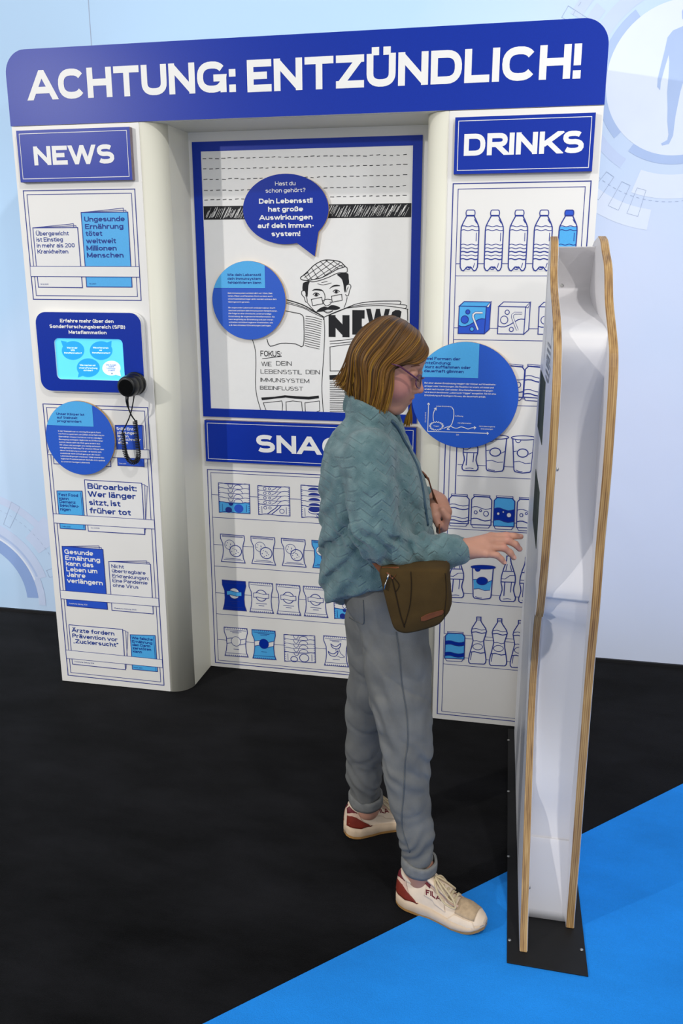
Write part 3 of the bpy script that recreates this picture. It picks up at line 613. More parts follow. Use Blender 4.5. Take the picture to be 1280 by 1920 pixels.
def cup(K, xb, yb, yt, xt, hwb, hwt, col=False):
    q = quad(*K([(xt - hwt, yt), (xt + hwt, yt + 6), (xb + hwt, yb + 10), (xb - hwt, yb)]))
    a = hwb / hwt; l, r_ = .5 - a / 2, .5 + a / 2
    o = [(.06, .92), (l, .08), (l + .05, .03), (.5, .0), (r_ - .05, .03), (r_, .08), (.92, .92)]
    pr.poly(q(o), 'paper', 2)
    if col: pr.poly(q([(.12, .58), (.3, .60), (.7, .52), (.88, .57), (.83, .28), (.65, .25), (.45, .31), (.15, .30)]), 'sky', 3)
    pr.line(q(o), 1.9 * LW, 'navy', 4)
    lid = ell(.5, .945, .5, .055, 28); pr.poly(q(lid), 'blue' if col else 'paper', 5); pr.line(q(lid), 1.7 * LW, 'navy', 6, True)
    tab = [(.17, .9)] + ell(.28, .89, .11, .075, 8, 180, 360) + [(.39, .9)]; pr.poly(q(tab), 'blue' if col else 'paper', 4); pr.line(q(tab), 1.3 * LW, 'navy', 5)
    e_ = ell(.48, .54, .22, .11, 24)
    pr.line(q([(.1, .57), (.25, .59)]), 1.3 * LW, 'navy', 4); pr.line(q([(.72, .51), (.9, .57)]), 1.3 * LW, 'navy', 4)
    pr.poly(q(e_), 'blue' if col else 'paper', 5); pr.line(q(e_), 1.9 * LW, 'navy', 6, True)
    pr.line(q([(.15, .295), (.35, .315), (.6, .26), (.82, .275)]), 1.3 * LW, 'navy', 4); pr.line(q([(.22, .075), (.35, .045), (.5, .035)]), 1.3 * LW, 'navy', 4)
shelf_at(960, 875.3, 896.3, x0=pr.p(857, 890)[0])
cola(KB, 388, 522, 20, 402, 96); cup(KB, 686, 536, 96, 708, 103, 146); cup(KB, 1018, 550, 106, 1035, 103, 148); cup(KB, 1350, 566, 116, 1367, 103, 148)
# doorway edge drawn as an inner post
pr.line([(XF0 + s + .022, 1.135), (XF0 + s + .022, .757)], 1.7 * LW, 'navy', 1); pr.line([(XF0, .757), (XF0 + s + .022, .757)], 1.7 * LW, 'navy', 1)
shelf_at(960, 980.5, 997.5)
can(KB, 128, 366, 798, 1186, 16, 'wave'); can(KB, 398, 638, 806, 1206, 14, 'dots'); can(KB, 668, 915, 820, 1224, 14, 'dots', True); can(KB, 945, 1192, 838, 1242, 14, 'dots')
shelf_at(960, 1118.5, 1137.0)
cola(KC, 283, 765, 250, 300, 92); cup(KC, 596, 785, 378, 612, 106, 145, True); cola(KC, 902, 812, 268, 918, 94); cola(KC, 1128, 828, 285, 1142, 94)
shelf_at(960, 1241.0, 1256.0)
can(KC, 148, 380, 1168, 1526, 14, 'wave', True)
def squash(xb, yb, yt, xt, hw):
    q = quad(*KC([(xt - hw, yt), (xt + hw, yt + 6), (xb + hw, yb + 8), (xb - hw, yb)]))
    o = [(.1, 0), (.02, .03), (0, .09), (.06, .22), (.16, .38), (.22, .50), (.16, .60), (.1, .70), (.14, .77), (.3, .87), (.38, .92), (.38, 1), (.62, 1), (.62, .92), (.7, .87), (.9, .77), (.97, .70), (.9, .60), (.82, .50), (.86, .38), (.95, .22), (1, .09), (.98, .03), (.9, 0)]
    pr.poly(q(o), 'paper', 2); pr.line(q(o), 1.9 * LW, 'navy', 4, True)
    pr.line(q([(.36, .94), (.64, .935)]), 1.2 * LW, 'navy', 4); pr.line(q([(.36, .965), (.64, .96)]), 1.2 * LW, 'navy', 4)
    for y, x0, x1, wd in ((.745, .14, .92, 1.3), (.675, .12, .95, 2), (.49, .23, .82, 1.3), (.25, .06, .94, 2)): pr.line(q([(x0, y), (x0 + (x1 - x0) * .3, y + .012), (x0 + (x1 - x0) * .7, y - .018), (x1, y)]), wd * LW, 'navy', 4)
    pr.line(q(ell(.5, .37, .28, .065, 22)), 1.3 * LW, 'navy', 4, True); pr.line(q([(.17, .26), (.11, .08)]), 1.4 * LW, 'navy', 4)
squash(538, 1560, 1000, 560, 104); squash(786, 1582, 1020, 810, 104); squash(1036, 1604, 1040, 1060, 104)
pr.build('drinks_fridge_print', pr_)
# ---------------------------------------------------------------- poster and snack shelf on the recess panel
K5 = crop(350, 230, 2.783); KP = crop(550, 470, 5.333); KF = crop(440, 620, 5.333)
PX0, PX1, PZ1, PZ0 = .1484, .9458, 1.9683, 1.0177; fw = .031
poster = empty('poster', (0.55, DEP, PZ0)); 
PY = DEP - .006
mb = MB(); mb.box((PX0 + .01, PY, PZ0 + .01), (PX1 - .01, DEP - .0004, PZ1 - .01)); ps = mb.build('sheet', M['paper'], poster)
mb = MB()
for a, b_ in (((PX0, PZ0), (PX1, PZ0 + fw)), ((PX0, PZ1 - fw), (PX1, PZ1)), ((PX0, PZ0 + fw), (PX0 + fw, PZ1 - fw)), ((PX1 - fw, PZ0 + fw), (PX1, PZ1 - fw))):
    mb.box((a[0], PY - .0016, a[1]), (b_[0], DEP - .0003, b_[1]))
mb.build('frame', M['blue'], poster)
tag(poster, 'blue-framed hand-drawn poster of a man in a flat cap reading a newspaper', 'poster')
pr = Print(PY)
x0i, x1i = PX0 + fw + .002, PX1 - fw - .002
rnd = random.Random(3)
for k_, (va, vb) in enumerate(((187, 168), (243, 218), (297, 272), (355, 330), (404, 378))):
    za, zb = pr.p(*K5([(90, va)])[0])[1], pr.p(*K5([(1178, vb)])[0])[1]; x = x0i + .004
    while x < x1i - .016:
        t = (x - x0i) / (x1i - x0i); z = za + (zb - za) * t + rnd.uniform(-.0012, .0012)
        pr.line([(x, z), (x + rnd.uniform(.010, .015), z + rnd.uniform(-.001, .0012))], .0022, 'ink', 0); x += .0225
za, zb = pr.p(*K5([(95, 438)])[0])[1], pr.p(*K5([(95, 500)])[0])[1]; zc, zd = pr.p(*K5([(1175, 423)])[0])[1], pr.p(*K5([(1175, 495)])[0])[1]
zt, zb = (za + zc) / 2, (zb + zd) / 2
pr.poly([(x0i, zb), (x1i, zb), (x1i, zt), (x0i, zt)], 'ink', 0)
pr.line([(x0i, zb), (x1i, zb)], .003, 'ink', 1); pr.line([(x0i, zt), (x1i, zt)], .003, 'ink', 1)
x = x0i + .008
while x < x1i - .02:
    h = rnd.uniform(.3, .9) * (zt - zb); z = zb + rnd.uniform(.02, .98) * (zt - zb - h)
    pr.line([(x, z), (x + h * .55, z + h)], rnd.uniform(.0005, .0013), 'paper', 1); x += rnd.uniform(.0015, .005)
# the reader
def ink(K, pts, w=1.25, closed=False, sm=4, lev=1): pr.pl(spline(K(pts), sm, closed) if len(pts) > 2 and sm else K(pts), w, 'ink', lev, closed)
def inkf(K, pts, sm=4, lev=1, k='ink'): pr.pf([tuple(p) for p in (spline(K(pts), sm, True) if sm else K(pts))], k, lev)
capo = [(72, 268), (100, 245), (150, 200), (200, 150), (260, 112), (320, 93), (400, 97), (470, 112), (505, 145), (512, 160), (440, 185), (360, 230), (280, 270), (200, 288), (130, 298), (80, 288)]
ink(KP, capo, 1.6, True)
ink(KP, [(512, 160), (535, 170), (538, 205), (520, 220), (440, 225), (360, 262), (270, 295), (190, 312), (120, 296)], 1.4)
for a in ([(110, 270), (200, 200), (300, 130), (340, 95)], [(150, 290), (260, 210), (360, 140), (410, 100)], [(215, 285), (320, 215), (420, 150), (470, 115)], [(290, 265), (380, 205), (450, 160), (500, 140)], [(90, 255), (150, 215)]): ink(KP, a, 1.1)
for a in ([(140, 215), (170, 270), (190, 290)], [(180, 170), (230, 250), (250, 280)], [(220, 140), (290, 210), (320, 250)], [(270, 110), (350, 180), (390, 215)], [(320, 95), (400, 150), (450, 180)], [(390, 97), (450, 140), (495, 160)], [(110, 240), (130, 270), (150, 292)]): ink(KP, a, 1.1)
inkf(KP, [(105, 318), (160, 308), (150, 345), (145, 400), (140, 460), (125, 440), (115, 405), (92, 395), (92, 345)])
inkf(KP, [(438, 235), (540, 225), (552, 280), (555, 325), (530, 345), (520, 415), (508, 400), (498, 330), (480, 280)])
ink(KP, [(115, 400), (85, 405), (85, 440), (110, 470), (120, 510), (138, 512), (132, 470), (120, 440)], 1.3)
ink(KP, [(520, 375), (530, 345), (560, 335), (575, 360), (560, 400), (550, 445), (530, 452), (520, 435)], 1.3); ink(KP, [(550, 360), (535, 390), (530, 415)], 1.0)
ink(KP, [(140, 520), (175, 565), (215, 605), (255, 630)], 1.3); ink(KP, [(537, 465), (525, 520), (505, 570)], 1.3)
ink(KP, [(240, 330), (300, 342), (380, 322)], 1.0); ink(KP, [(280, 318), (340, 308)], 1.0, sm=0)
inkf(KP, [(185, 402), (215, 382), (270, 385), (300, 405), (250, 398), (215, 396)]); inkf(KP, [(358, 382), (395, 348), (440, 340), (468, 352), (430, 356), (395, 362)])
for ex, ey in ((228, 438), (428, 408)):
    ink(KP, [(ex - 33, ey + 2), (ex - 15, ey - 14), (ex + 10, ey - 14), (ex + 34, ey + 2)], 1.5); inkf(KP, ell(ex, ey + 2, 14, 15, 12), 0, 2); ink(KP, [(ex - 25, ey + 8), (ex, ey + 18), (ex + 22, ey + 8)], .9)
ink(KP, [(280, 390), (310, 430), (315, 480), (300, 520), (325, 550), (360, 540), (380, 515), (362, 515)], 1.3)
ink(KP, [(178, 487), (282, 465), (295, 530), (192, 550)], 1.2, True, 0, 2); ink(KP, [(380, 455), (482, 435), (488, 495), (388, 515)], 1.2, True, 0, 2); ink(KP, [(290, 500), (335, 485), (384, 492)], 1.2)
inkf(KP, [(230, 610), (265, 575), (310, 558), (345, 565), (375, 545), (420, 548), (468, 572), (430, 592), (380, 592), (340, 590), (290, 608)])
ink(KP, [(300, 602), (345, 615), (395, 598)], 1.0); ink(KP, [(300, 605), (345, 625), (395, 602)], 1.0)
# newspaper
ink(KP, [(305, 665), (200, 600), (100, 545), (0, 510), (-110, 480)], 2.2); ink(KP, [(300, 660), (190, 605), (90, 560), (0, 530), (-110, 500)], 1.2); ink(KP, [(295, 668), (190, 620), (90, 570), (-110, 515)], 1.2)
ink(KP, [(305, 665), (400, 622), (520, 575), (640, 530), (800, 508), (1000, 503), (1070, 507), (1066, 535)], 1.4); ink(KP, [(305, 665), (430, 615), (560, 565), (700, 540), (900, 530), (1060, 538), (1132, 548), (1118, 580)], 1.2); ink(KP, [(520, 577), (700, 555), (900, 550), (1120, 580), (1138, 600), (1140, 700)], 1.3)
ink(KP, [(305, 668), (312, 800), (305, 1000), (290, 1230), (285, 1400), (300, 1640)], 1.3); ink(KP, [(305, 665), (300, 690)], 2, sm=0)
ink(KP, [(-200, 610), (-100, 600), (0, 618), (90, 645), (105, 740), (98, 950), (20, 932), (-120, 925), (-232, 955), (-265, 880)], 1.5, sm=3)
for k_ in range(14):
    y = 655 + k_ * 22.5; ink(KP, [(122 - k_ * .8, y), (200 - k_ * 1.5, y + 10 + 1.2 * k_ * .5), (285 - k_ * 1.8, y + 36)], 1.1)
ink(KF, [(175, 85), (205, 190), (212, 330), (208, 520), (220, 650), (260, 795)], 1.3)
H = lambda t, a, b_, c, d, cap, w: pr.text(t, *KF([(a, b_)])[0], *KF([(c, d)])[0], cap, 'ink', w, 1, 5, .012)
H('FOKUS:', 258, 270, 468, 246, 10.5, .15); ink(KF, [(275, 280), (370, 268), (464, 258)], 1.2)
H('WIE', 268, 356, 370, 352, 8.2, .11); H('DEIN', 414, 352, 570, 346, 8.2, .11)
H('LEBENSSTIL', 260, 436, 674, 430, 8, .105); H('DEIN', 710, 436, 852, 434, 8, .11)
H('IMMUNSYSTEM', 258, 514, 746, 520, 7.5, .11); H('BEEINFLUSST', 254, 596, 684, 592, 7.0, .12)
inkf(KF, [(265, 668), (400, 660), (500, 645), (620, 655), (740, 660), (840, 648), (842, 676), (740, 688), (600, 680), (510, 668), (400, 680), (272, 695)], 0)
ink(KF, [(312, 795), (285, 720), (380, 712), (470, 702), (478, 740), (474, 800)], 1.2, sm=0); ink(KF, [(515, 800), (512, 712), (580, 702), (668, 712), (676, 806)], 1.2, sm=0); ink(KF, [(705, 806), (702, 720), (770, 712), (846, 702), (850, 800), (815, 812)], 1.2, sm=0)
pr.text('N', *KP([(352, 872)])[0], *KP([(560, 855)])[0], 41, 'ink', .36, 1, 6); pr.text('E', *KP([(588, 842)])[0], *KP([(710, 838)])[0], 46, 'ink', .34, 1, 6)
pr.text('W', *KP([(735, 838)])[0], *KP([(950, 838)])[0], 48, 'ink', .30, 1, 6); pr.text('S', *KP([(968, 838)])[0], *KP([(1100, 838)])[0], 46, 'ink', .34, 1, 6)
for a in ([(362, 905), (500, 895), (640, 875), (800, 868)], [(365, 932), (500, 920), (640, 905), (800, 900)], [(800, 900), (365, 962), (368, 1203), (800, 1196)]): ink(KP, a, 1.2, sm=3 if a[0][1] != 900 else 0)
inkf(KF, [(946, 445), (1100, 436), (1350, 440), (1350, 480), (1100, 484), (950, 492)], 0)
for k_ in range(17):
    y = 512 + k_ * 18.5; ink(KF, [(950, y), (1100, y + rnd.uniform(-4, 4)), (1240, y + rnd.uniform(-6, 6))], 1.1)
pr.build('drawing', ps)
# snack shelf
pr = Print(DEP)
K6 = crop(370, 770, 3.694); KS = crop(380, 890, 4.267); KT = crop(400, 1070, 4.571)
SX0, SX1, SZ1, SZ0 = .1529, .9412, .8138, .0191
pr.line([(SX0, SZ1), (SX1, SZ1), (SX1, SZ0), (SX0, SZ0)], 1.8 * LW, 'navy', 1, True)
pr.line([(SX0 + .013, SZ1 - .011), (SX1 - .013, SZ1 - .011), (SX1 - .013, SZ0 + .011), (SX0 + .013, SZ0 + .011)], 1.1 * LW, 'navy', 1, True)
def sh(K, *pp):
    for p in pp: z = pr.p(*K([p])[0])[1]; pr.line([(SX0 + .013, z), (SX1 - .013, z)], 1.1 * LW, 'navy', 0)
sh(KS, (70, 159), (78, 340), (85, 557), (94, 730)); sh(KT, (20, 188), (25, 368), (35, 588))
def stack(K, x, y, w, h, kind, col=None, n=5):
    "stack of flat wrapped bars: the front one below, the others showing their upper rims"
    q = quad(*K([(x, y), (x + w, y + w * .045), (x + w + 6, y + h + w * .045), (x + 8, y + h)]))
    pr.poly(q([(0, 0), (1, 0), (1, 1), (0, 1)]), 'paper', 2)
    f = .36
    if col: pr.poly(q([(0, 0), (1, 0), (1, f), (0, f)]), 'sky', 3)
    ys = [f + (1 - f) * i / (n - 1) for i in range(n)]
    for i, yy in enumerate(ys):
        pr.line(q([(0, yy + .01), (.12, yy + .01), (.25, yy - .015), (.7, yy - .02), (.85, yy + .01), (1, yy + .0)]), (1.7 if i == 0 else 1.2) * LW, 'navy', 4)
        hh = (1 - f) / (n - 1)
        if i < n - 1:
            if kind == 'balls':
                pr.line(q(ell(.39, yy + hh * .95, .08, hh * .85, 10, 180, 360)), 1.2 * LW, 'navy', 4); pr.line(q(ell(.63, yy + .0, .14, hh * .75, 10, 0, 180)), 1.2 * LW, 'navy', 4)
            elif kind == 'stripe':
                pr.line(q(ell(.22, yy + hh * .45, .045, .045, 12)), 1.2 * LW, 'navy', 4, True); pr.line(q(ell(.37, yy + hh * .45, .035, .035, 12)), 1.2 * LW, 'navy', 4, True)
                pr.line(q([(.43, yy + .02), (.55, yy + hh * .5), (.62, yy + hh)]), 1.2 * LW, 'navy', 4); pr.line(q([(.6, yy + .02), (.67, yy + hh * .5), (.74, yy + hh * .9)]), 1.2 * LW, 'navy', 4)
            else: pr.poly(q(ell(.42, yy + .02, .19, hh * .55, 12, 0, 180)), 'navy', 4)
    if kind == 'balls':
        c = 'mid' if col else None
        for a_, b2, rx, ry in ((.64, .16, .15, .145), (.31, .1, .11, .1)):
            if c: pr.poly(q(ell(a_, b2, rx, ry, 20)), c if a_ > .5 else 'navy', 4)
            else: pr.line(q(ell(a_, b2, rx, ry, 20)), 1.7 * LW, 'navy', 4, True)
        (pr.poly if c else (lambda p_, k_, l_: pr.line(p_, 1.3 * LW, k_, l_)))(q(ell(.39, .34, .08, .1, 10, 180, 360)), 'navy', 4)
    elif kind == 'stripe':
        pr.line(q([(.28, .03), (.42, .15), (.55, .25), (.64, .36)]), 1.9 * LW, 'navy', 4); pr.line(q([(.42, .03), (.55, .15), (.66, .25), (.74, .36)]), 1.9 * LW, 'navy', 4)
        pr.line(q(ell(.75, .15, .075, .075, 14)), 1.3 * LW, 'navy', 4, True); pr.line(q(ell(.22, .25, .05, .05, 12)), 1.2 * LW, 'navy', 4, True); pr.line(q(ell(.37, .25, .04, .04, 12)), 1.2 * LW, 'navy', 4, True)
    else:
        for a_, b2 in ((.42, .26), (.68, .13)):
            pr.poly(q(ell(a_, b2, .2, .09, 22)), 'navy', 4); pr.line(q(ell(a_, b2 - .02, .2, .08, 14, 180, 360)), 3.2 * LW, 'paper', 5); pr.line(q(ell(a_, b2 - .045, .2, .085, 14, 180, 360)), 1.5 * LW, 'navy', 6)
    pr.line(q([(0, 0), (.2, .03), (.4, .03), (.6, 0), (.8, .0), (1, .0), (1, 1), (0, 1)] if kind != 'x' else []), 1.5 * LW, 'navy', 4, True)
    for i in range(14):
        t = .04 + i * .07; pr.line(q([(0, t), (.045, t)]), 1.0 * LW, 'navy', 5); pr.line(q([(.955, t), (1, t)]), 1.0 * LW, 'navy', 5)
    for xx in (.11, .89): pr.line(q([(xx, .05), (xx, .3)]), 1.1 * LW, 'navy', 5)
stack(KS, 125, 66, 248, 234, 'balls', True); stack(KS, 440, 88, 252, 230, 'stripe'); stack(KS, 785, 84, 250, 258, 'disc'); stack(KS, 1110, 100, 250, 258, 'balls'); stack(KS, 1420, 112, 250, 258, 'stripe')
pk = [(0, 0), (1, 0), (.93, .17), (.91, .4), (.93, .62), (1, .84), (.99, 1), (0, 1), (.0, .84), (.09, .66), (.1, .4), (.07, .2)]
def packet(K, x, y, w, h, kind, col=None, teeth=True):
    q = quad(*K([(x, y), (x + w, y + w * .075), (x + w + 8, y + h + w * .075), (x + 8, y + h)]))
    pr.poly(q(pk), {'navy': 'blue', 'sky': 'sky', None: 'paper'}[col], 2); pr.line(q(pk), 1.7 * LW, 'navy', 4, True)
    pc = 'paper'
    if teeth:
        for i in range(12):
            t = .05 + i * .082
            pr.line(q([(t, 1), (t, .955)]), 1.2 * LW, 'navy', 4); pr.line(q([(t, 0), (t, .045)]), 1.2 * LW, 'navy', 4)
        pr.line(q([(.06, .915), (.95, .915)]), 1.1 * LW, 'navy', 4); pr.line(q([(.06, .10), (.95, .10)]), 1.1 * LW, 'navy', 4)
    else:
        for t in (.955, .925): pr.line(q([(.06, t), (.94, t)]), 1.1 * LW, 'navy', 4)
        for t, a_ in ((.13, .18), (.085, .1)): pr.line(q([(a_, t), (1 - a_, t)]), 1.1 * LW, 'navy', 4)
    if kind == 'cookie':
        for a_, b2, r_, pts in ((.38, .63, .21, 5), (.62, .42, .245, 8)):
            e_ = q(ell(a_, b2, r_, r_ * .84, 26)); pr.poly(e_, 'paper', 4 + (pts > 5)); pr.line(e_, (1.1 if pts < 6 else 1.8) * LW, 'navy', 5 + (pts > 5), True)
            for i in range(pts): 
                an = i * 2.4; rr_ = r_ * (.18 + .62 * ((i * 37) % 10) / 10); pr.poly(q(ell(a_ + rr_ * math.cos(an), b2 + rr_ * .84 * math.sin(an), .021, .018, 6)), 'navy', 6 + (pts > 5))
    elif kind == 'band':
        e_ = q(ell(.5, .57, .23, .185, 26)); pr.poly(e_, 'paper', 4); pr.line(e_, 1.8 * LW, 'navy', 5, True)
        b2 = [(.18, .5), (.35, .52), (.6, .48), (.82, .5), (.82, .64), (.6, .62), (.35, .66), (.18, .64)]; pr.poly(q(b2), 'sky' if col else 'paper', 6); pr.line(q(b2), 1.3 * LW, 'navy', 7, True)
        for t, a_ in ((.3, .27), (.23, .38)): pr.line(q([(a_, t), (1 - a_, t)]), 1.2 * LW, 'navy', 4)
    elif kind == 'sash':
        for yy in (.62, .45): pr.line(q([(.09, yy - .02), (.3, yy + .02), (.65, yy - .04), (.92, yy + .02)]), 1.4 * LW, 'navy', 5)
        if col: pr.poly(q([(.1, .44), (.35, .47), (.65, .41), (.92, .47), (.92, .63), (.65, .58), (.35, .63), (.1, .6)]), 'paper', 4)
        e_ = q(ell(.5, .53, .2, .165, 26)); pr.poly(e_, 'blue' if col else 'paper', 6); pr.line(e_, 1.2 * LW, 'navy', 7, True)
        for t, a_ in ((.87, .25), (.83, .35), (.25, .38)): pr.line(q([(a_, t), (1 - a_, t)]), 1.2 * LW, 'navy', 4)
    else:
        for a_, b2, rot in ((.5, .68, 0), (.38, .42, -.2)):
            c_ = [(-.2, .06), (-.1, .0), (.05, .0), (.2, .1), (.17, -.02), (.08, -.09), (-.06, -.09), (-.16, -.04)]
            pr.line([*map(tuple, spline(q([(a_ + x_ + rot * 0, b2 + z_) for x_, z_ in c_]), 3, True))], 1.7 * LW, 'navy', 5, True)
        pr.line(q([(.5, .6), (.5, .5)]), 1.1 * LW, 'navy', 5); pr.line(q([(.62, .6), (.68, .45), (.85, .33), (.7, .3), (.55, .34)]), 1.1 * LW, 'navy', 5)
        for t, a_ in ((.87, .25), (.83, .35), (.22, .35)): pr.line(q([(a_, t), (1 - a_, t)]), 1.2 * LW, 'navy', 4)
for i in range(5): packet(KS, 142 + i * 243.5, 474 + i * 16.5, 190, 218, 'cookie', 'sky' if i == 3 else None, False)
packet(KT, 76, 78, 200, 252, 'band', 'navy')
for i in range(3): packet(KT, 305 + i * 233, 95 + i * 18, 203, 255, 'band')
stack(KT, 1030, 165, 230, 245, 'balls', True); stack(KT, 1330, 190, 230, 240, 'disc')
packet(KT, 92, 482, 198, 243, 'sash'); packet(KT, 330, 502, 200, 246, 'sash', 'sky'); stack(KT, 604, 546, 264, 230, 'balls')
packet(KT, 944, 556, 206, 252, 'moon'); packet(KT, 1160, 576, 206, 252, 'moon'); packet(KT, 1390, 596, 206, 252, 'moon')
pr.build('snack_shelf_print', bp_)
# ---------------------------------------------------------------- sign boards
def sign(x0, x1, z0, z1, y, th, label, text, px, cap):
    t = empty('sign_board', ((x0 + x1) / 2, y, z0)); tag(t, label, 'sign', 'department signs on the kiosk')
    mb = MB(); mb.prism([(x0, y - th, z0), (x1, y - th, z0), (x1, y - th, z1), (x0, y - th, z1)], [(x0, y - .0004, z0), (x1, y - .0004, z0), (x1, y - .0004, z1), (x0, y - .0004, z1)], 0, 1)
    bd = mb.build('board', [M['blue'], M['blueside']], t)
    P_ = Print(y - th); i = .0105
    P_.line([(x0 + i, z0 + i), (x1 - i, z0 + i), (x1 - i, z1 - i), (x0 + i, z1 - i)], .0018, 'lett', 0, True); P_.text(text, *px, cap, 'lett', .23, 0, 10)
    P_.build('lettering', t)
M['blueside'] = mat('board_edge_wood', '#8d7f86', 0.6, 0.2, var=0.15, scale=80)
sign(-.360, .0395, 1.8255, 1.985, 0, .02, 'blue NEWS sign with a thin white border on the left pillar', 'NEWS', (65, 310.5, 215, 306), 35.5)
sign(1.0745, 1.4755, 1.821, 1.979, 0, .02, 'blue DRINKS sign with a thin white border on the right pillar', 'DRINKS', (869, 292, 1093, 287), 41)
sign(.1565, .947, .850, 1.006, DEP, .02, 'blue SNACKS sign below the poster, half hidden behind the girl', 'SNACKS', (480, 846, 726, 860), 33)
# ---------------------------------------------------------------- round information discs and the speech bubble
def plate(name, pts, y, th, k, parent, side='ply'):
    mb = MB(); mb.prism([(x, y - th, z) for x, z in pts], [(x, y - (.0032 if y == 0 else .0004), z) for x, z in pts], 0, 1); return mb.build(name, [M[k], M[side]], parent)
def disc(cx, cz, r, y, label, band, head, body, extra=None, th=.014):
    t = empty('information_disc', (cx, y, cz - r)); tag(t, label, 'sign', 'round information discs')
    global pr
    plate('board', ell(cx, cz, r, r, 72), y, th, 'disc', t); pr = Print(y - th)
    bx, bz = pr.p(*band)
    c = [p for p in ell(cx, cz, r - .0005, r - .0005, 144)]
    out = [p for p in c if p[1] >= bz and p[0] <= bx]
    # light panel: part of the disc above bz and left of bx
    zt = cz + math.sqrt(max(r * r - (bx - cx) ** 2, 0)); xl = cx - math.sqrt(max(r * r - (bz - cz) ** 2, 0))
    up_ = sorted(out, key=lambda p: math.atan2(p[1] - cz, p[0] - cx) % (2 * math.pi))
    pr.poly([(bx, bz), (bx, zt)] + up_ + [(xl, bz)], 'sky', 0)
    K, rows, cap = head
    for tx, ax, ay, bx2, by in rows: pr.text(tx, *K([(ax, ay)])[0], *K([(bx2, by)])[0], cap, 'navyt', .21, 1, 4)
    K, rows, cap = body
    for tx, ax, ay, bx2, by in rows: pr.text(tx, *K([(ax, ay)])[0], *K([(bx2, by)])[0], cap, 'lett', .17, 1, 3)
    if extra: extra()
    pr.build('print', t)
D1 = crop(75, 745, 8.533); D2 = crop(395, 485, 8.533); D3 = crop(770, 630, 6.095)
tx = ['In der Steinzeit war es wichtig, Energie in Form', 'von Fett zu speichern, um Zeiten ohne Nahrung zu', 'überstehen. Unsere Vorfahren waren ständig in', 'Bewegung und legten täglich bis zu 20 Kilometer', 'zurück. Heute sieht die Welt ganz anders aus:', 'Wir sitzen viel, bewegen uns wenig und essen', 'energiereiche Nahrung. Für unseren Körper kam', 'diese Veränderung zu schnell – er konnte sich', 'evolutionär nicht schnell genug an die neuen', 'Lebensbedingungen anpassen. Viele unserer bio-', 'logischen Prozesse passen deshalb nicht optimal', 'zu unserem heutigen Lebensstil.']
ex_ = [975, 1028, 995, 1010, 965, 970, 1025, 985, 965, 1035, 1040, 800]
rows = [(t, 292 + i * 4.6, 552 + i * 44.5, e, 570 + i * 44.5 + (0 if e > 900 else -8)) for i, (t, e) in enumerate(zip(tx, ex_))]
disc(-.2215, .967, .1325, 0, 'round blue disc Unser Körper ist auf Steinzeit programmiert, low on the left pillar', (75 + 858 / 8.533, 745 + 470 / 8.533),
     (D1, [('Unser Körper ist', 264, 284, 710, 292), ('auf Steinzeit', 274, 340, 600, 347), ('programmiert', 278, 396, 666, 406)], 4.6), (D1, rows, 2.6))
tx = ['Dein Immunsystem schützt dich vor Viren, Bak-', 'terien, Pilzen und Parasiten. Doch es kann auch', 'ohne Krankheitserreger aktiv werden und aus dem', 'Gleichgewicht geraten.', '', 'Ein ungesunder Lebensstil verändert deinen Stoff-', 'wechsel und kann dein Immunsystem fehlaktivieren.', 'Die Folge ist eine chronische, unterschwellige', 'Entzündung: die sogenannte Metaflammation. Sie', 'kann langfristig zur Entstehung und zum Voran-', 'schreiten nichtübertragbarer Krankheiten, wie', 'z. B. Herz-Kreislauf-Erkrankungen, beitragen.']
ex_ = [995, 988, 1055, 622, 0, 1040, 1065, 970, 1025, 1005, 995, 968]
rows = [(t, 275 + i * 1.6, 560 + i * 46.8, e, 566 + i * 46.8) for i, (t, e) in enumerate(zip(tx, ex_)) if t]
disc(.3415, 1.4385, .1355, PY, 'round blue disc Wie dein Lebensstil dein Immunsystem fehlaktivieren kann, on the poster', (395 + 870 / 8.533, 485 + 470 / 8.533),
     (D2, [('Wie dein Lebensstil', 264, 279, 802, 279), ('dein Immunsystem', 268, 340, 802, 341), ('fehlaktivieren kann', 272, 402, 808, 405)], 5.0), (D2, rows, 2.6))
tx = ['Bei einer akuten Entzündung reagiert der Körper auf Krankheits-', 'erreger oder Verletzungen. Die Reaktion ist stark, oft lokal und', 'endet nach kurzer Zeit wieder. Eine Metaflammation hingegen', 'wird durch bestimmte „Lebensstil-Trigger“ ausgelöst. Sie ist eine', 'Entzündung auf niedrigem Niveau, die dauerhaft anhält.']
ex_ = [975, 946, 938, 973, 856]
rows = [(t, 156, 545 + i * 35.5, e, 562 + i * 35.5 - (2 if i == 4 else 0)) for i, (t, e) in enumerate(zip(tx, ex_))]
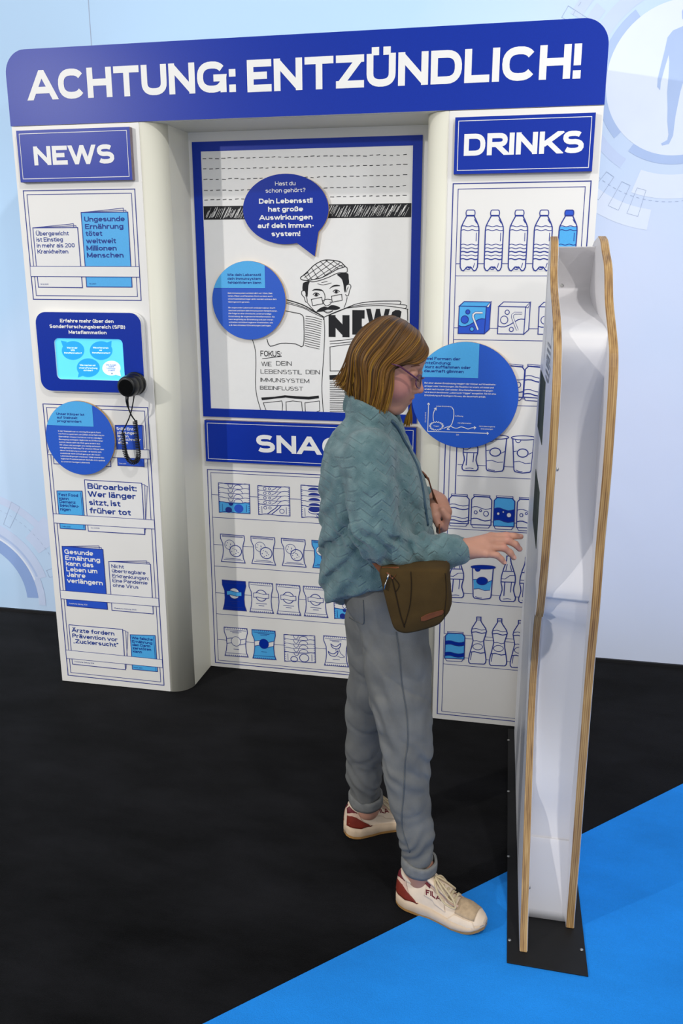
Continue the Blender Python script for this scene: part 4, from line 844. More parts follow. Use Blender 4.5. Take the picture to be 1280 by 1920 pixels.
def graph():
    def w(p, wd=1.2, sm=4): pr.pl(spline(D3(p), sm) if sm and len(p) > 2 else D3(p), wd, 'lett', 1)
    w([(192, 1088), (203, 768)]); w([(188, 782), (203, 766), (216, 784)], 1.2, 0); w([(192, 1088), (540, 1100), (884, 1112)]); w([(868, 1098), (886, 1112), (872, 1126)], 1.2, 0)
    w([(258, 970), (255, 900), (270, 850), (290, 822)]); w([(265, 830), (290, 820), (288, 850)], 1.2, 0)
    w([(468, 812), (482, 835), (490, 860), (488, 930), (465, 1010), (418, 1062)]); w([(425, 1045), (416, 1066), (445, 1068)], 1.2, 0)
    w([(375, 1055), (410, 1040), (450, 1030), (490, 1048), (530, 1052), (575, 1038), (620, 1050), (655, 1062), (690, 1050), (740, 1046)]); w([(720, 1032), (742, 1046), (722, 1064)], 1.2, 0)
    st = []
    for i in range(36):
        a = i * math.pi / 18; r_ = 1 if i % 2 else .78; st.append((292 + 82 * r_ * math.cos(a), 1028 + 52 * r_ * math.sin(a)))
    pr.pl(D3(st), 1.0, 'lett', 1, True)
    for t, a, b_, c, d, cap in (('Trigger', 258, 1034, 325, 1036, 2.2), ('Lokale Entzündung', 290, 806, 463, 812, 2.0), ('Auflösung', 503, 919, 597, 923, 2.2), ('Metaflammation', 535, 1000, 690, 1004, 2.2), ('Nicht übertragbare', 780, 1036, 962, 1044, 2.2), ('Erkrankungen', 800, 1066, 938, 1072, 2.2), ('Zeit', 518, 1134, 550, 1136, 2.4)): pr.text(t, *D3([(a, b_)])[0], *D3([(c, d)])[0], cap, 'lett', .15, 2, 3)
    for i, ch in enumerate('Entzündung'): 
        p_ = pr.p(*D3([(172, 985 - i * 11.5)])[0]); W_, P_ = glyph_polys(ch, .15, 3)
        for n_, st_ in enumerate(P_):
            for pol in st_: pr.poly([(p_[0] - pz * .0036, p_[1] + px * .0036) for px, pz in pol], 'lett', 2, 9e-6 * n_)
disc(1.130, 1.1565, .1695, 0, 'largest round blue disc with a white line graph, beside the girl\'s face', (770 + 768 / 6.095, 630 + 482 / 6.095),
     (D3, [('Zwei Formen der', 130, 275, 565, 276), ('Entzündung:', 135, 322, 457, 325), ('kurz aufflammen oder', 165, 370, 681, 375), ('dauerhaft glimmen', 150, 415, 603, 423)], 5.6), (D3, rows, 2.9), graph)
# speech bubble
t = empty('speech_bubble_sign', (.482, PY, 1.63)); tag(t, 'royal blue speech bubble board Hast du schon gehört on the poster', 'sign')
bub = ell(.4815, 1.7435, .1515, .1145, 80, -44, 292)[0:] 
tail = [tuple(at(590, 481, PY - .014)[[0, 2]])]
bub = ell(.4815, 1.7435, .1515, .1145, 80, -40, 285) + tail
plate('board', bub, PY, .014, 'blue', t); pr = Print(PY - .014)
for tx, ax, ay, bx, by, cap, w in (('Hast du', 461, 328, 568, 327, 7.6, .14), ('schon gehört?', 411, 364, 620, 363, 7.6, .14), ('Dein Lebensstil', 377, 421, 656, 420, 9.3, .215), ('hat große', 425, 464, 607, 463, 9.3, .215), ('Auswirkungen', 379, 507, 656, 506, 9.3, .215), ('auf dein Immun-', 370, 549, 665, 549, 9.3, .215), ('system!', 442, 592, 592, 592, 9.3, .215)):
    pr.text(tx, *K5([(ax, ay)])[0], *K5([(bx, by)])[0], cap, 'lett', w, 0, 5)
pr.build('lettering', t)
# ---------------------------------------------------------------- touch screen terminal
def rrect(x0, x1, z0, z1, r, n=7):
    o = []
    for cx, cz, a in ((x1 - r, z1 - r, 0), (x0 + r, z1 - r, 90), (x0 + r, z0 + r, 180), (x1 - r, z0 + r, 270)): o += ell(cx, cz, r, r, n, a, a + 90)[:n] + [(cx + r * math.cos(math.radians(a + 90)), cz + r * math.sin(math.radians(a + 90)))]
    return o
term = empty('touchscreen_terminal', (-.155, 0, 1.135)); tag(term, 'royal blue rounded terminal with a light blue touchscreen on the left pillar', 'touchscreen')
X0, X1, Z0, Z1 = -.350, .040, 1.135, 1.405; TH = .022
plate('back_plate', rrect(X0 - .003, X1 + .006, Z0 - .006, Z1 + .001, .04), 0, .012, 'paper', term, 'paper')
sx0, sx1, sz0, sz1 = -.286, -.031, 1.176, 1.317
# blue front with a rounded opening: ring between two outlines with equal counts
o = rrect(X0, X1, Z0, Z1, .038); i_ = rrect(sx0, sx1, sz0, sz1, .016); mb = MB(); n = len(o); y0, y1 = -TH, -.0121
V = [(x, y0, z) for x, z in o] + [(x, y0, z) for x, z in i_] + [(x, y1, z) for x, z in o] + [(x, y1, z) for x, z in i_]; F = []; mi_ = []
for a in range(n):
    b2 = (a + 1) % n
    F += [(a, n + a, n + b2, b2), (a, b2, 2 * n + b2, 2 * n + a), (n + a, 3 * n + a, 3 * n + b2, n + b2), (2 * n + a, 2 * n + b2, 3 * n + b2, 3 * n + a)]; mi_ += [0, 1, 1, 1]
mb.add(V, F); mb.mi = mi_; mb.build('front_panel', [M['blue'], M['paper']], term)
M['screen'] = mat('lit_screen_cyan', '#5ccdf6', 0.2, 0.5, emit=0.55, var=0.04, scale=5)
M['scr1'] = mat('lit_screen_blue', '#1f9be6', 0.2, 0.5, emit=0.5, var=0.02, scale=5); M['scrw'] = mat('lit_screen_white', '#dff3fb', 0.2, 0.5, emit=0.55, var=0.02, scale=5); M['scrt'] = mat('lit_screen_text', '#eafaff', 0.2, 0.5, emit=0.6, var=0.02, scale=5)
mb = MB(); mb.box((sx0 - .004, -.0155, sz0 - .004), (sx1 + .004, -.0122, sz1 + .004)); scr = mb.build('screen', M['screen'], term)
pr = Print(-.0155); D4 = crop(95, 590, 6.919)
def sb(cx_, cy_, rx, ry, tl, k): 
    c_ = D4(ell(cx_, cy_, rx, ry, 40)); pr.pf(c_, k, 0); pr.pf(D4(tl), k, 0)
sb(291, 464, 146, 122, [(132, 335), (215, 352), (158, 410)], 'scr1'); sb(654, 465, 147, 122, [(790, 338), (786, 410), (730, 362)], 'scr1'); sb(488, 688, 148, 121, [(352, 815), (368, 745), (430, 790)], 'scr1'); sb(789, 693, 118, 96, [(912, 800), (898, 735), (848, 780)], 'scrw')
for t_, a, b_, c, d, k in (('Was ist der', 212, 438, 350, 440, 'scrt'), ('SFB', 262, 472, 314, 473, 'scrt'), ('Metaflammation?', 178, 505, 405, 507, 'scrt'), ('Wie erforschen', 550, 438, 750, 440, 'scrt'), ('wir', 632, 470, 670, 471, 'scrt'), ('Metaflammation?', 542, 504, 775, 506, 'scrt'), ('Wie machen wir', 378, 664, 585, 668, 'scrt'), ('unsere Forschung', 370, 698, 607, 704, 'scrt'), ('sichtbar?', 428, 730, 552, 734, 'scrt'), ('Eine Auswahl', 720, 660, 850, 663, 'mid'), ('unserer', 752, 683, 826, 685, 'mid'), ('Forschungs-', 726, 706, 846, 709, 'mid'), ('projekte', 750, 729, 832, 732, 'mid')):
    pr.text(t_, *D4([(a, b_)])[0], *D4([(c, d)])[0], 3.0, k, .17, 1, 3)
pr.pl(D4([(785, 762), (800, 763)]), 1, 'navyt', 2); pr.pl(D4([(793, 752), (802, 763), (793, 774)]), 1, 'navyt', 2)
pr.build('screen_content', scr)
pr = Print(-TH)
for t_, a, b_, c, d in (('Erfahre mehr über den', 330, 1368, 687, 1370), ('Sonderforschungsbereich (SFB)', 260, 1405, 764, 1410), ('Metaflammation', 388, 1444, 640, 1446)): pr.text(t_, *K3([(a, b_)])[0], *K3([(c, d)])[0], 6.6, 'lett', .22, 0, 5)
keep(pr.build('lettering'), term)
# ---------------------------------------------------------------- single-ear listening handset with coiled cord
M['rubber'] = mat('black_plastic', '#101112', 0.38, 0.5, var=0.1, scale=30); M['cable'] = mat('black_cable', '#0d0d0e', 0.45, 0.4, var=0.1, scale=50)
hs = empty('listening_handset', (.03, -.03, 1.14)); tag(hs, 'black round listening handset with coiled cord on the lower right of the terminal', 'handset')
ca = np.array([.044, -TH - .001, 1.176]); cb = np.array([-.003, -.098, 1.166])
cb = at(236, 726, -.100); ca = at(256, 718, -TH - .001)
ax = cb - ca; Ln = np.linalg.norm(ax)
prof = [(0, .034), (.004, .0385), (.012, .040), (.016, .0385), (.018, .036), (.022, .0375), (.045, .0375), (.048, .0355), (.052, .0365), (Ln - .012, .0355), (Ln - .004, .034), (Ln, .031), (Ln + .001, .028)]
mb = MB(); mb.tube([ca + ax / Ln * t for t, r_ in prof], [r_ for t, r_ in prof], 40); hb = mb.build('earpiece_body', M['rubber'], hs, True); bevel(hb, .0005)
mb = MB(); mb.tube([cb + ax / Ln * t for t in (.001, .0025, .003)], [.026, .0255, .02], 32); mb.build('ear_cushion', mat('black_foam', '#08090a', .9, .1, var=.2, scale=200, bump=.4, bscale=500), hs)
P1 = [at(238, 741, -.092), at(238, 752, -.09), at(240, 763, -.082), at(246, 778, -.055), at(252, 787, -.045), at(254, 791, -.043)]
mb = MB(); mb.tube(P1[:3], [.0062, .0052, .004], 12); mb.build('strain_relief', M['rubber'], hs, True)
mb = MB(); mb.tube(spline(P1[1:], 8), .0024, 8); mb.build('cord', M['cable'], hs, True)
P2 = [at(252, 738, -.05), at(249, 757, -.055), at(245, 775, -.052), at(238, 793, -.045), at(230, 808, -.042), at(229, 813, -.042)]
mb = MB(); mb.tube(spline(P2, 8), .0022, 8); mb.build('cord', M['cable'], hs, True)
P3 = spline([at(229.5, 812, -.042), at(232, 832, -.042), at(235, 850, -.042), at(241, 862, -.042), at(249, 867, -.042), at(257, 863, -.042), at(259.5, 852, -.042), at(257.5, 830, -.042), at(254.5, 805, -.042), at(253, 789, -.043)], 60)
sl = np.concatenate([[0], np.cumsum(np.linalg.norm(np.diff(P3, axis=0), axis=1))]); T = np.gradient(P3, axis=0); T /= np.linalg.norm(T, axis=1)[:, None]
turns = 46; ph = sl / sl[-1] * turns * 2 * math.pi; fr = np.linspace(0, 1, turns * 14); 
Q = np.stack([np.interp(fr * sl[-1], sl, P3[:, k]) for k in range(3)], 1); TT = np.stack([np.interp(fr * sl[-1], sl, T[:, k]) for k in range(3)], 1)
N1 = np.tile(np.array([0, 1.0, 0]), (len(Q), 1)); B1 = np.cross(TT, N1); a = fr * turns * 2 * math.pi
mb = MB(); mb.tube(Q + .0068 * (np.cos(a)[:, None] * N1 + np.sin(a)[:, None] * B1), .0021, 6); mb.build('coiled_cord', M['cable'], hs, True)
# ================================================================ the free-standing double panel on its floor plate
M['black'] = mat('black_steel_plate', '#141415', 0.6, 0.3, var=0.15, scale=40, bump=0.05)
M['acryl'] = mat('white_glossy_board', '#dcdde2', 0.34, 0.45, var=0.02, scale=5, coat=0.0)
M['sheet'] = mat('white_flexible_sheet', '#dedcde', 0.5, 0.3, var=0.02, scale=3)
M['steel'] = mat('steel_screw', '#b9b9b6', 0.3, 0.5, metal=0.9, var=0.05, scale=90)
M['slotdark'] = mat('painted_slot_shade', '#3a443e', 0.7, 0.08, var=0.35, scale=30)  # dark tone painted for the shade inside the cut-out slots
def plywood():
    m = bpy.data.materials.new('layered_plywood_edge'); m.use_nodes = True; L = m.node_tree.links; b = m.node_tree.nodes['Principled BSDF']
    tc = nd(m, 'ShaderNodeTexCoord'); sx = nd(m, 'ShaderNodeSeparateXYZ'); L.new(tc.outputs['Object'], sx.inputs[0])
    # layers run through the thickness: x + 0.038 y stays constant along a board
    a = nd(m, 'ShaderNodeMath', operation='MULTIPLY_ADD'); L.new(sx.outputs['Y'], a.inputs[0]); a.inputs[1].default_value = 0.038; L.new(sx.outputs['X'], a.inputs[2])
    s = nd(m, 'ShaderNodeMath', operation='MULTIPLY'); L.new(a.outputs[0], s.inputs[0]); s.inputs[1].default_value = 2 * math.pi / 0.0042
    w = nd(m, 'ShaderNodeMath', operation='SINE'); L.new(s.outputs[0], w.inputs[0])
    n = nd(m, 'ShaderNodeTexNoise', Scale=24.0, Detail=5.0); mp = nd(m, 'ShaderNodeMapping'); mp.inputs['Scale'].default_value = (6, 1, .35); L.new(tc.outputs['Object'], mp.inputs[0]); L.new(mp.outputs[0], n.inputs['Vector'])
    mx = nd(m, 'ShaderNodeMath', operation='MULTIPLY_ADD'); L.new(w.outputs[0], mx.inputs[0]); mx.inputs[1].default_value = 0.12; L.new(n.outputs['Fac'], mx.inputs[2])
    r = nd(m, 'ShaderNodeValToRGB'); L.new(mx.outputs[0], r.inputs[0]); e = r.color_ramp.elements
    e[0].position = .2; e[0].color = lin('#6b4a2a'); e[1].position = .8; e[1].color = lin('#c2a16c'); x = e.new(.5); x.color = lin('#a47f4c')
    L.new(r.outputs[0], b.inputs['Base Color']); b.inputs['Roughness'].default_value = .5
    return m
M['plyedge'] = plywood()
SL = -.038
stand = empty('silhouette_panel_stand', (1.43, -.55, .004)); tag(stand, 'tall narrow white stand of two wavy-edged plywood boards on a black floor plate', 'exhibit stand')
bp4 = [(1.356, -1.127), (1.5375, -1.131), (1.500, -.03), (1.322, -.03)]
mb = MB(); mb.prism([(x, y, .0075) for x, y in bp4], [(x, y, .0042) for x, y in bp4]); bs = mb.build('floor_plate', M['black'], stand); bevel(bs, .001)
for u, v in ((953, 1388), (953, 1484), (953, 1606), (955, 1763), (1090, 1781)):
    p = at_floor(u, v, .0075); mb = MB(); mb.tube([p, p + [0, 0, .0015], p + [0, 0, .0022]], [.0042, .004, .002], 12); keep(mb.build('screw', M['steel'], None, True), bs)
far = [(.0, -.045), (.32, -.05), (.60, -.15), (.84, -.17), (1.06, -.28), (1.25, -.40), (1.42, -.49), (1.55, -.505), (1.60, -.515), (1.618, -.53)]
nearL = [(1.624, -.56), (1.612, -.60), (1.585, -.625), (1.545, -.645), (1.50, -.72), (1.45, -.865), (1.40, -.955), (1.34, -.995), (1.28, -1.015), (1.13, -1.015), (1.0, -1.0), (.9, -.975), (.81, -.935), (.775, -.905)]
nearL2 = [(.765, -.868), (.69, -.835), (.53, -.815), (.37, -.875), (.15, -1.0), (.06, -1.05), (.0075, -1.088)]
nearR = [(1.624, -.55), (1.612, -.61), (1.585, -.665), (1.55, -.74), (1.48, -.805), (1.42, -.905), (1.37, -.965), (1.28, -.99), (1.13, -1.0), (.98, -.985), (.84, -.99), (.69, -.975), (.5, -.975), (.2, -.983), (.05, -.982), (.0075, -.985)]
def board(name, outline, xo, y0, th, mo, mi__, sgn):
    "outline: (z, y); outer face plane x = xo + SL (y - y0); the other face th to the right"
    f = [(xo + SL * (y - y0), y, z) for z, y in outline]; g = [(x + th, y, z) for x, y, z in f]
    mb = MB(); n = len(f); mb.add(f + g, [tuple(range(n))], 0); mb.F.append(tuple(2 * n - 1 - i for i in range(n))); mb.mi.append(1)
    for i in range(n): j = (i + 1) % n; mb.F.append((i, n + i, n + j, j)); mb.mi.append(2)
    o = mb.build(name, [mo, mi__, M['plyedge']], stand); bevel(o, .0025, 3, 60)
    return o
sp = lambda P, n=5: [tuple(p) for p in spline(P, n)]
outL = sp(far) + sp(nearL) + sp(nearL2); outL[0] = (.0075, -.045)
farR = [(.0075, -.02), (.32, -.05), (.60, -.12), (.84, -.14), (1.06, -.18), (1.25, -.22), (1.42, -.27), (1.53, -.30), (1.585, -.36), (1.615, -.46)]
outR = sp(farR) + sp(nearR)
LB = board('front_board', outL, 1.384, -1.1, .0185, M['acryl'], M['sheet'], 1)
RB = board('rear_board', outR, 1.4925, -1.0, .0195, M['sheet'], M['sheet'], 1)
# flexible white sheet bent along the profile between the boards
prof = [(1.601, -.515), (1.575, -.485), (1.553, -.465), (1.52, -.44), (1.495, -.435), (1.474, -.48), (1.455, -.60), (1.44, -.76), (1.425, -.885), (1.40, -.915), (1.36, -.915), (1.26, -.878), (1.157, -.872), (.99, -.915), (.88, -.94), (.835, -.945)]
prof2 = [(.83, -.915), (.69, -.93), (.53, -.925), (.30, -.89), (.20, -.905), (.185, -.915), (.0085, -.965)]
Pp = sp(prof, 6) + sp(prof2, 6)
mb = MB(); V = []; n = len(Pp)
nl = sp(nearL) + sp(nearL2); nlz = [p[0] for p in nl[::-1]]; nly = [p[1] for p in nl[::-1]]
for z, y in Pp:
    yl = max(y, float(np.interp(z, nlz, nly)) + .012)     # the sheet stays behind the front board's edge
    xa = 1.384 + .0185 + SL * (yl + 1.1) - .0004; xb = 1.4925 + SL * (y + 1.0) + .0004
    V += [(xa, yl, z), (xb, y, z), (xa, yl + .004, z), (xb, y + .004, z)]
F = []
for i in range(n - 1):
    a, b_ = 4 * i, 4 * i + 4; F += [(a, a + 1, b_ + 1, b_), (a + 2, b_ + 2, b_ + 3, a + 3)]
F += [(0, 2, 3, 1), (4 * n - 4, 4 * n - 3, 4 * n - 1, 4 * n - 2)]
mb.add(V, F); sheet = mb.build('curved_infill_sheet', M['sheet'], stand, True)
for k_, (u, v, y) in enumerate(((1053, 535, -.39), (1044, 880, -.885), (1015, 1292, -.925), (991, 1664, -.925))):
    zz = at(u, v, y)[2]; yy = max(float(np.interp(zz, [p[0] for p in Pp[::-1]], [p[1] for p in Pp[::-1]])), float(np.interp(zz, nlz, nly)) + .012) ; p = at(u, v, yy); q = p + [0, -.0018, 0]
    mb = MB(); mb.tube([p, q, q + [0, -.0004, 0]], [.0042, .004, .002], 14); keep(mb.build('screw', M['steel'], None, True), sheet)
# printed face: dark panes painting the shade of open cut-out slots, texts
def onL(u, v, e=0.0): return onpl(u, v, 1.384 - e, -1.1, SL)
for px in ([(1013.5, 697), (1022, 710), (1018.5, 806), (1016, 828), (1008, 806)], [(1003.5, 879), (1011, 914), (1009.5, 975), (1006, 1020), (999, 990)]):
    q = [onL(u, v) for u, v in px]; yf, yn = (q[0][1] + q[4][1]) / 2, (q[1][1] + q[2][1]) / 2; zt, zb = (q[0][2] + q[1][2]) / 2, (q[3][2] + q[4][2]) / 2
    f = [(1.384 + SL * (y + 1.1) - .0012, y, z) for y, z in ((yn, zt), (yf, zt), (yf, zb), (yn, zb))]; g = [(x + .0014, y, z) for x, y, z in f]
    mb = MB(); mb.prism(f, g); mb.build('painted_slot_pane', M['slotdark'], LB)
M['grey'] = mat('grey_print', '#8d9098', .4, .3, var=.1, scale=60)
mb = MB()
def face_line(px, w):
    P = [onL(u, v, .0009) for u, v in px]; Q = [(p[1], p[2]) for p in P]
    for q in ribbon(Q, w): mb.add([(1.384 + SL * (a + 1.1) - .0009, a, b_) for a, b_ in q], [tuple(range(len(q)))])
for px in ([(1031, 470), (1026, 520), (1023, 560), (1021, 620)], [(1024, 610), (1022, 640), (1019, 676)], [(1036, 612), (1033, 640), (1031, 690), (1027, 716), (1024, 712)]):
    mb = MB(); face_line(px, .006); mb.build('face_print', M['grey'], LB)
for u, v in ((1029.5, 650), (1028.5, 662), (1027, 678), (1026.5, 690)):
    a = onL(u, v)
    mb = MB()
    for k_ in range(3): 
        z = a[2] - k_ * .014; q = [(a[1] - .06, z), (a[1] + .07, z), (a[1] + .07, z + .006), (a[1] - .06, z + .006)]; mb.add([(1.384 + SL * (y + 1.1) - .0009, y, zz) for y, zz in q], [(0, 1, 2, 3)])
    mb.build('face_caption', M['grey'], LB)
# ================================================================ the girl (sculpted as distance fields, then meshed)
def vnoise(P, seed):
    r = np.random.default_rng(seed); T = r.random((32, 32, 32)).astype(np.float32)
    I = np.floor(P).astype(int); f = P - I; f = f * f * (3 - 2 * f); I &= 31; J = (I + 1) & 31; o = 0
    for a in (0, 1):
        for b in (0, 1):
            for c in (0, 1):
                w = (f[..., 0] if a else 1 - f[..., 0]) * (f[..., 1] if b else 1 - f[..., 1]) * (f[..., 2] if c else 1 - f[..., 2])
                o = o + w * T[(J if a else I)[..., 0], (J if b else I)[..., 1], (J if c else I)[..., 2]]
    return o - .5
class Field:
    def __init__(s, lo, hi, h):
        s.lo = np.array(lo, float); s.h = h; s.n = np.ceil((np.array(hi) - s.lo) / h).astype(int) + 1
        s.A = np.full(s.n, .05, np.float32); s.ax = [s.lo[k] + h * np.arange(s.n[k]) for k in range(3)]
    def win(s, lo, hi):
        sl = tuple(slice(int(np.clip(np.floor((lo[k] - s.lo[k]) / s.h), 0, s.n[k])), int(np.clip(np.ceil((hi[k] - s.lo[k]) / s.h) + 1, 0, s.n[k]))) for k in range(3))
        P = np.stack(np.meshgrid(*[s.ax[k][sl[k]] for k in range(3)], indexing='ij'), -1); return sl, P
    def put(s, fn, lo, hi, k=.01, op='u'):
        m = .02 + k; sl, P = s.win(np.array(lo) - m, np.array(hi) + m)
        if 0 in P.shape[:3]: return
        d = fn(P); a = s.A[sl]
        if op == 'u': h = np.maximum(k - np.abs(a - d), 0) / k; s.A[sl] = np.minimum(a, d) - h * h * k / 4
        else: d = -d; h = np.maximum(k - np.abs(a - d), 0) / k; s.A[sl] = np.maximum(a, d) + h * h * k / 4
    def cone(s, a, b, ra, rb, k=.01, op='u'):
        a, b = np.array(a, float), np.array(b, float); r = max(ra, rb); ba = b - a; L2 = ba @ ba + 1e-12
        def fn(P): t = np.clip(((P - a) @ ba) / L2, 0, 1); return np.linalg.norm(P - a - t[..., None] * ba, axis=-1) - (ra + (rb - ra) * t)
        s.put(fn, np.minimum(a, b) - r, np.maximum(a, b) + r, k, op)
    def chain(s, P, R, k=.01):
        for i in range(len(P) - 1): s.cone(P[i], P[i + 1], R[i], R[i + 1], k)
    def ell(s, c, r, R=None, k=.01, op='u'):
        c = np.array(c, float); r = np.array(r, float); R = np.eye(3) if R is None else R; m = r.max()
        def fn(P):
            q = (P - c) @ R.T; k0 = np.linalg.norm(q / r, axis=-1); k1 = np.linalg.norm(q / (r * r), axis=-1) + 1e-9; return k0 * (k0 - 1) / k1
        s.put(fn, c - m, c + m, k, op)
    def displace(s, fn):
        idx = np.argwhere(np.abs(s.A) < .025); P = s.lo + idx * s.h; s.A[tuple(idx.T)] += fn(P).astype(np.float32)
    def nets(s, smooth=1):
        A = s.A; S = A < 0; n = np.array(A.shape) - 1; cnt = np.zeros(n, np.uint8)
        cs = [(a, b, c) for a in (0, 1) for b in (0, 1) for c in (0, 1)]
        cut = lambda a, b, c: (slice(a, a + n[0]), slice(b, b + n[1]), slice(c, c + n[2]))
        for c in cs: cnt += S[cut(*c)]
        act = np.argwhere((cnt > 0) & (cnt < 8)); V = np.zeros((len(act), 3)); N = np.zeros(len(act))
        for c in cs:
            for k in range(3):
                if c[k] == 0:
                    d = list(c); d[k] = 1; p = act + c; q = act + d; a = A[tuple(p.T)]; b = A[tuple(q.T)]; m = (a < 0) != (b < 0)
                    t = a[m] / (a[m] - b[m]); V[m] += p[m] + t[:, None] * (q[m] - p[m]); N[m] += 1
        V = s.lo + s.h * V / N[:, None]; ix = np.full(n, -1, np.int64); ix[tuple(act.T)] = np.arange(len(act)); F = []
        for k in range(3):
            sl0 = [slice(0, None)] * 3; sl1 = [slice(0, None)] * 3; sl0[k] = slice(0, -1); sl1[k] = slice(1, None)
            e = np.argwhere(S[tuple(sl0)] != S[tuple(sl1)]); u, v = (k + 1) % 3, (k + 2) % 3
            e = e[(e[:, u] > 0) & (e[:, v] > 0) & (e[:, u] < n[u]) & (e[:, v] < n[v])]
            off = []
            for du, dv in ((1, 1), (0, 1), (0, 0), (1, 0)): o = e.copy(); o[:, u] -= du; o[:, v] -= dv; off.append(ix[tuple(o.T)])
            q = np.stack(off, 1); fl = ~S[tuple(e.T)]; q[fl] = q[fl][:, ::-1]; F.append(q)
        F = np.concatenate(F)
        for _ in range(smooth):
            acc = np.zeros_like(V); w = np.zeros(len(V))
            for a, b in ((0, 1), (1, 2), (2, 3), (3, 0)): np.add.at(acc, F[:, a], V[F[:, b]]); np.add.at(w, F[:, a], 1); np.add.at(acc, F[:, b], V[F[:, a]]); np.add.at(w, F[:, b], 1)
            V = V * .5 + .5 * acc / w[:, None]
        return V, F
    def build(s, name, m, parent, smooth=1):
        V, F = s.nets(smooth); me = bpy.data.meshes.new(name); me.vertices.add(len(V)); me.vertices.foreach_set('co', V.astype(np.float32).ravel())
        me.loops.add(4 * len(F)); me.loops.foreach_set('vertex_index', F.astype(np.int32).ravel()); me.polygons.add(len(F))
        me.polygons.foreach_set('loop_start', np.arange(0, 4 * len(F), 4, dtype=np.int32)); me.polygons.foreach_set('use_smooth', np.ones(len(F), bool))
        me.materials.append(m); me.update(calc_edges=True); me.validate(); o = bpy.data.objects.new(name, me); link(o); keep(o, parent); return o
def px(u, v, y): return at(u, v, y)
# ---------------------------------------------------------------- materials
def skinmat():
    m = mat('fair_skin', '#bb8a75', 0.5, 0.35, var=0.05, scale=25, bump=0.05, bscale=400)
    b = m.node_tree.nodes['Principled BSDF']; b.inputs['Subsurface Weight'].default_value = .12; b.inputs['Subsurface Radius'].default_value = (1, .35, .2); b.inputs['Subsurface Scale'].default_value = .006
    return m
M['skin'] = skinmat()
# natural redness of cheek, nose, lips, knuckles: soft spots in the skin's own colour
def redness(m, spots):
    L = m.node_tree.links; b = m.node_tree.nodes['Principled BSDF']; src = b.inputs['Base Color'].links[0].from_socket; tc = nd(m, 'ShaderNodeTexCoord')
    for c, r, col, amt in spots:
        d = nd(m, 'ShaderNodeVectorMath', operation='DISTANCE'); L.new(tc.outputs['Object'], d.inputs[0]); d.inputs[1].default_value = tuple(c)
        mr = nd(m, 'ShaderNodeMapRange', interpolation_type='SMOOTHSTEP'); L.new(d.outputs['Value'], mr.inputs['Value']); mr.inputs['From Min'].default_value = r * .35; mr.inputs['From Max'].default_value = r; mr.inputs['To Min'].default_value = amt; mr.inputs['To Max'].default_value = 0
        mx = nd(m, 'ShaderNodeMix', data_type='RGBA'); L.new(mr.outputs[0], mx.inputs['Factor']); L.new(src, mx.inputs[6]); mx.inputs[7].default_value = lin(col); src = mx.outputs[2]
    L.new(src, b.inputs['Base Color'])
def fleece():
    m = bpy.data.materials.new('teal_grey_fleece'); m.use_nodes = True; L = m.node_tree.links; b = m.node_tree.nodes['Principled BSDF']
    tc = nd(m, 'ShaderNodeTexCoord'); sx = nd(m, 'ShaderNodeSeparateXYZ'); L.new(tc.outputs['Object'], sx.inputs[0])
    def M_(op, a, b_=None, c=None):
        n = nd(m, 'ShaderNodeMath', operation=op)
        for i, x in enumerate((a, b_, c)):
            if x is None: continue
            if isinstance(x, (int, float)): n.inputs[i].default_value = x
            else: L.new(x, n.inputs[i])
        return n.outputs[0]
    xy = M_('MULTIPLY_ADD', sx.outputs['Y'], .6, sx.outputs['X'])
    tri = M_('ABSOLUTE', M_('SUBTRACT', M_('FRACT', M_('MULTIPLY', xy, 21.0)), .5))          # chevrons
    ph = M_('FRACT', M_('MULTIPLY_ADD', sx.outputs['Z'], 48.0, M_('MULTIPLY', tri, 1.6)))
    gm_ = nd(m, 'ShaderNodeMapRange', interpolation_type='SMOOTHSTEP'); L.new(M_('ABSOLUTE', M_('SUBTRACT', ph, .5)), gm_.inputs['Value']); gm_.inputs['From Min'].default_value = .03; gm_.inputs['From Max'].default_value = .17; gm_.inputs['To Min'].default_value = 1; gm_.inputs['To Max'].default_value = 0
    groove = gm_.outputs[0]
    n1 = nd(m, 'ShaderNodeTexNoise', Scale=520.0, Detail=3.0); n2 = nd(m, 'ShaderNodeTexNoise', Scale=34.0, Detail=3.0)
    L.new(tc.outputs['Object'], n1.inputs['Vector']); L.new(tc.outputs['Object'], n2.inputs['Vector'])
    h = M_('ADD', M_('MULTIPLY', n1.outputs['Fac'], .5), M_('MULTIPLY', n2.outputs['Fac'], .6)); keepm = M_('GREATER_THAN', n2.outputs['Fac'], .47)
    h = M_('MULTIPLY_ADD', M_('MULTIPLY', groove, keepm), -.55, h)
    bp = nd(m, 'ShaderNodeBump', Strength=.8, Distance=.0045); L.new(h, bp.inputs['Height']); L.new(bp.outputs[0], b.inputs['Normal'])
    r = nd(m, 'ShaderNodeValToRGB'); L.new(n2.outputs['Fac'], r.inputs[0]); e = r.color_ramp.elements; e[0].position = .3; e[0].color = lin('#4a686d'); e[1].position = .75; e[1].color = lin('#6b878a')
    L.new(r.outputs[0], b.inputs['Base Color']); b.inputs['Roughness'].default_value = .95; b.inputs['Specular IOR Level'].default_value = .15; b.inputs['Sheen Weight'].default_value = .25; b.inputs['Sheen Roughness'].default_value = .6
    return m
M['fleece'] = fleece()
def denim():
    m = mat('washed_grey_denim', '#737370', .85, .2, var=.18, scale=14, bump=.35, bscale=900, detail=6.0); return m
M['denim'] = denim(); M['seam'] = mat('grey_denim_seam', '#5c6062', .85, .2, var=.1, scale=200)
M['cuffd'] = mat('grey_denim_inside', '#7b7b78', .85, .2, var=.12, scale=60, bump=.3, bscale=700)
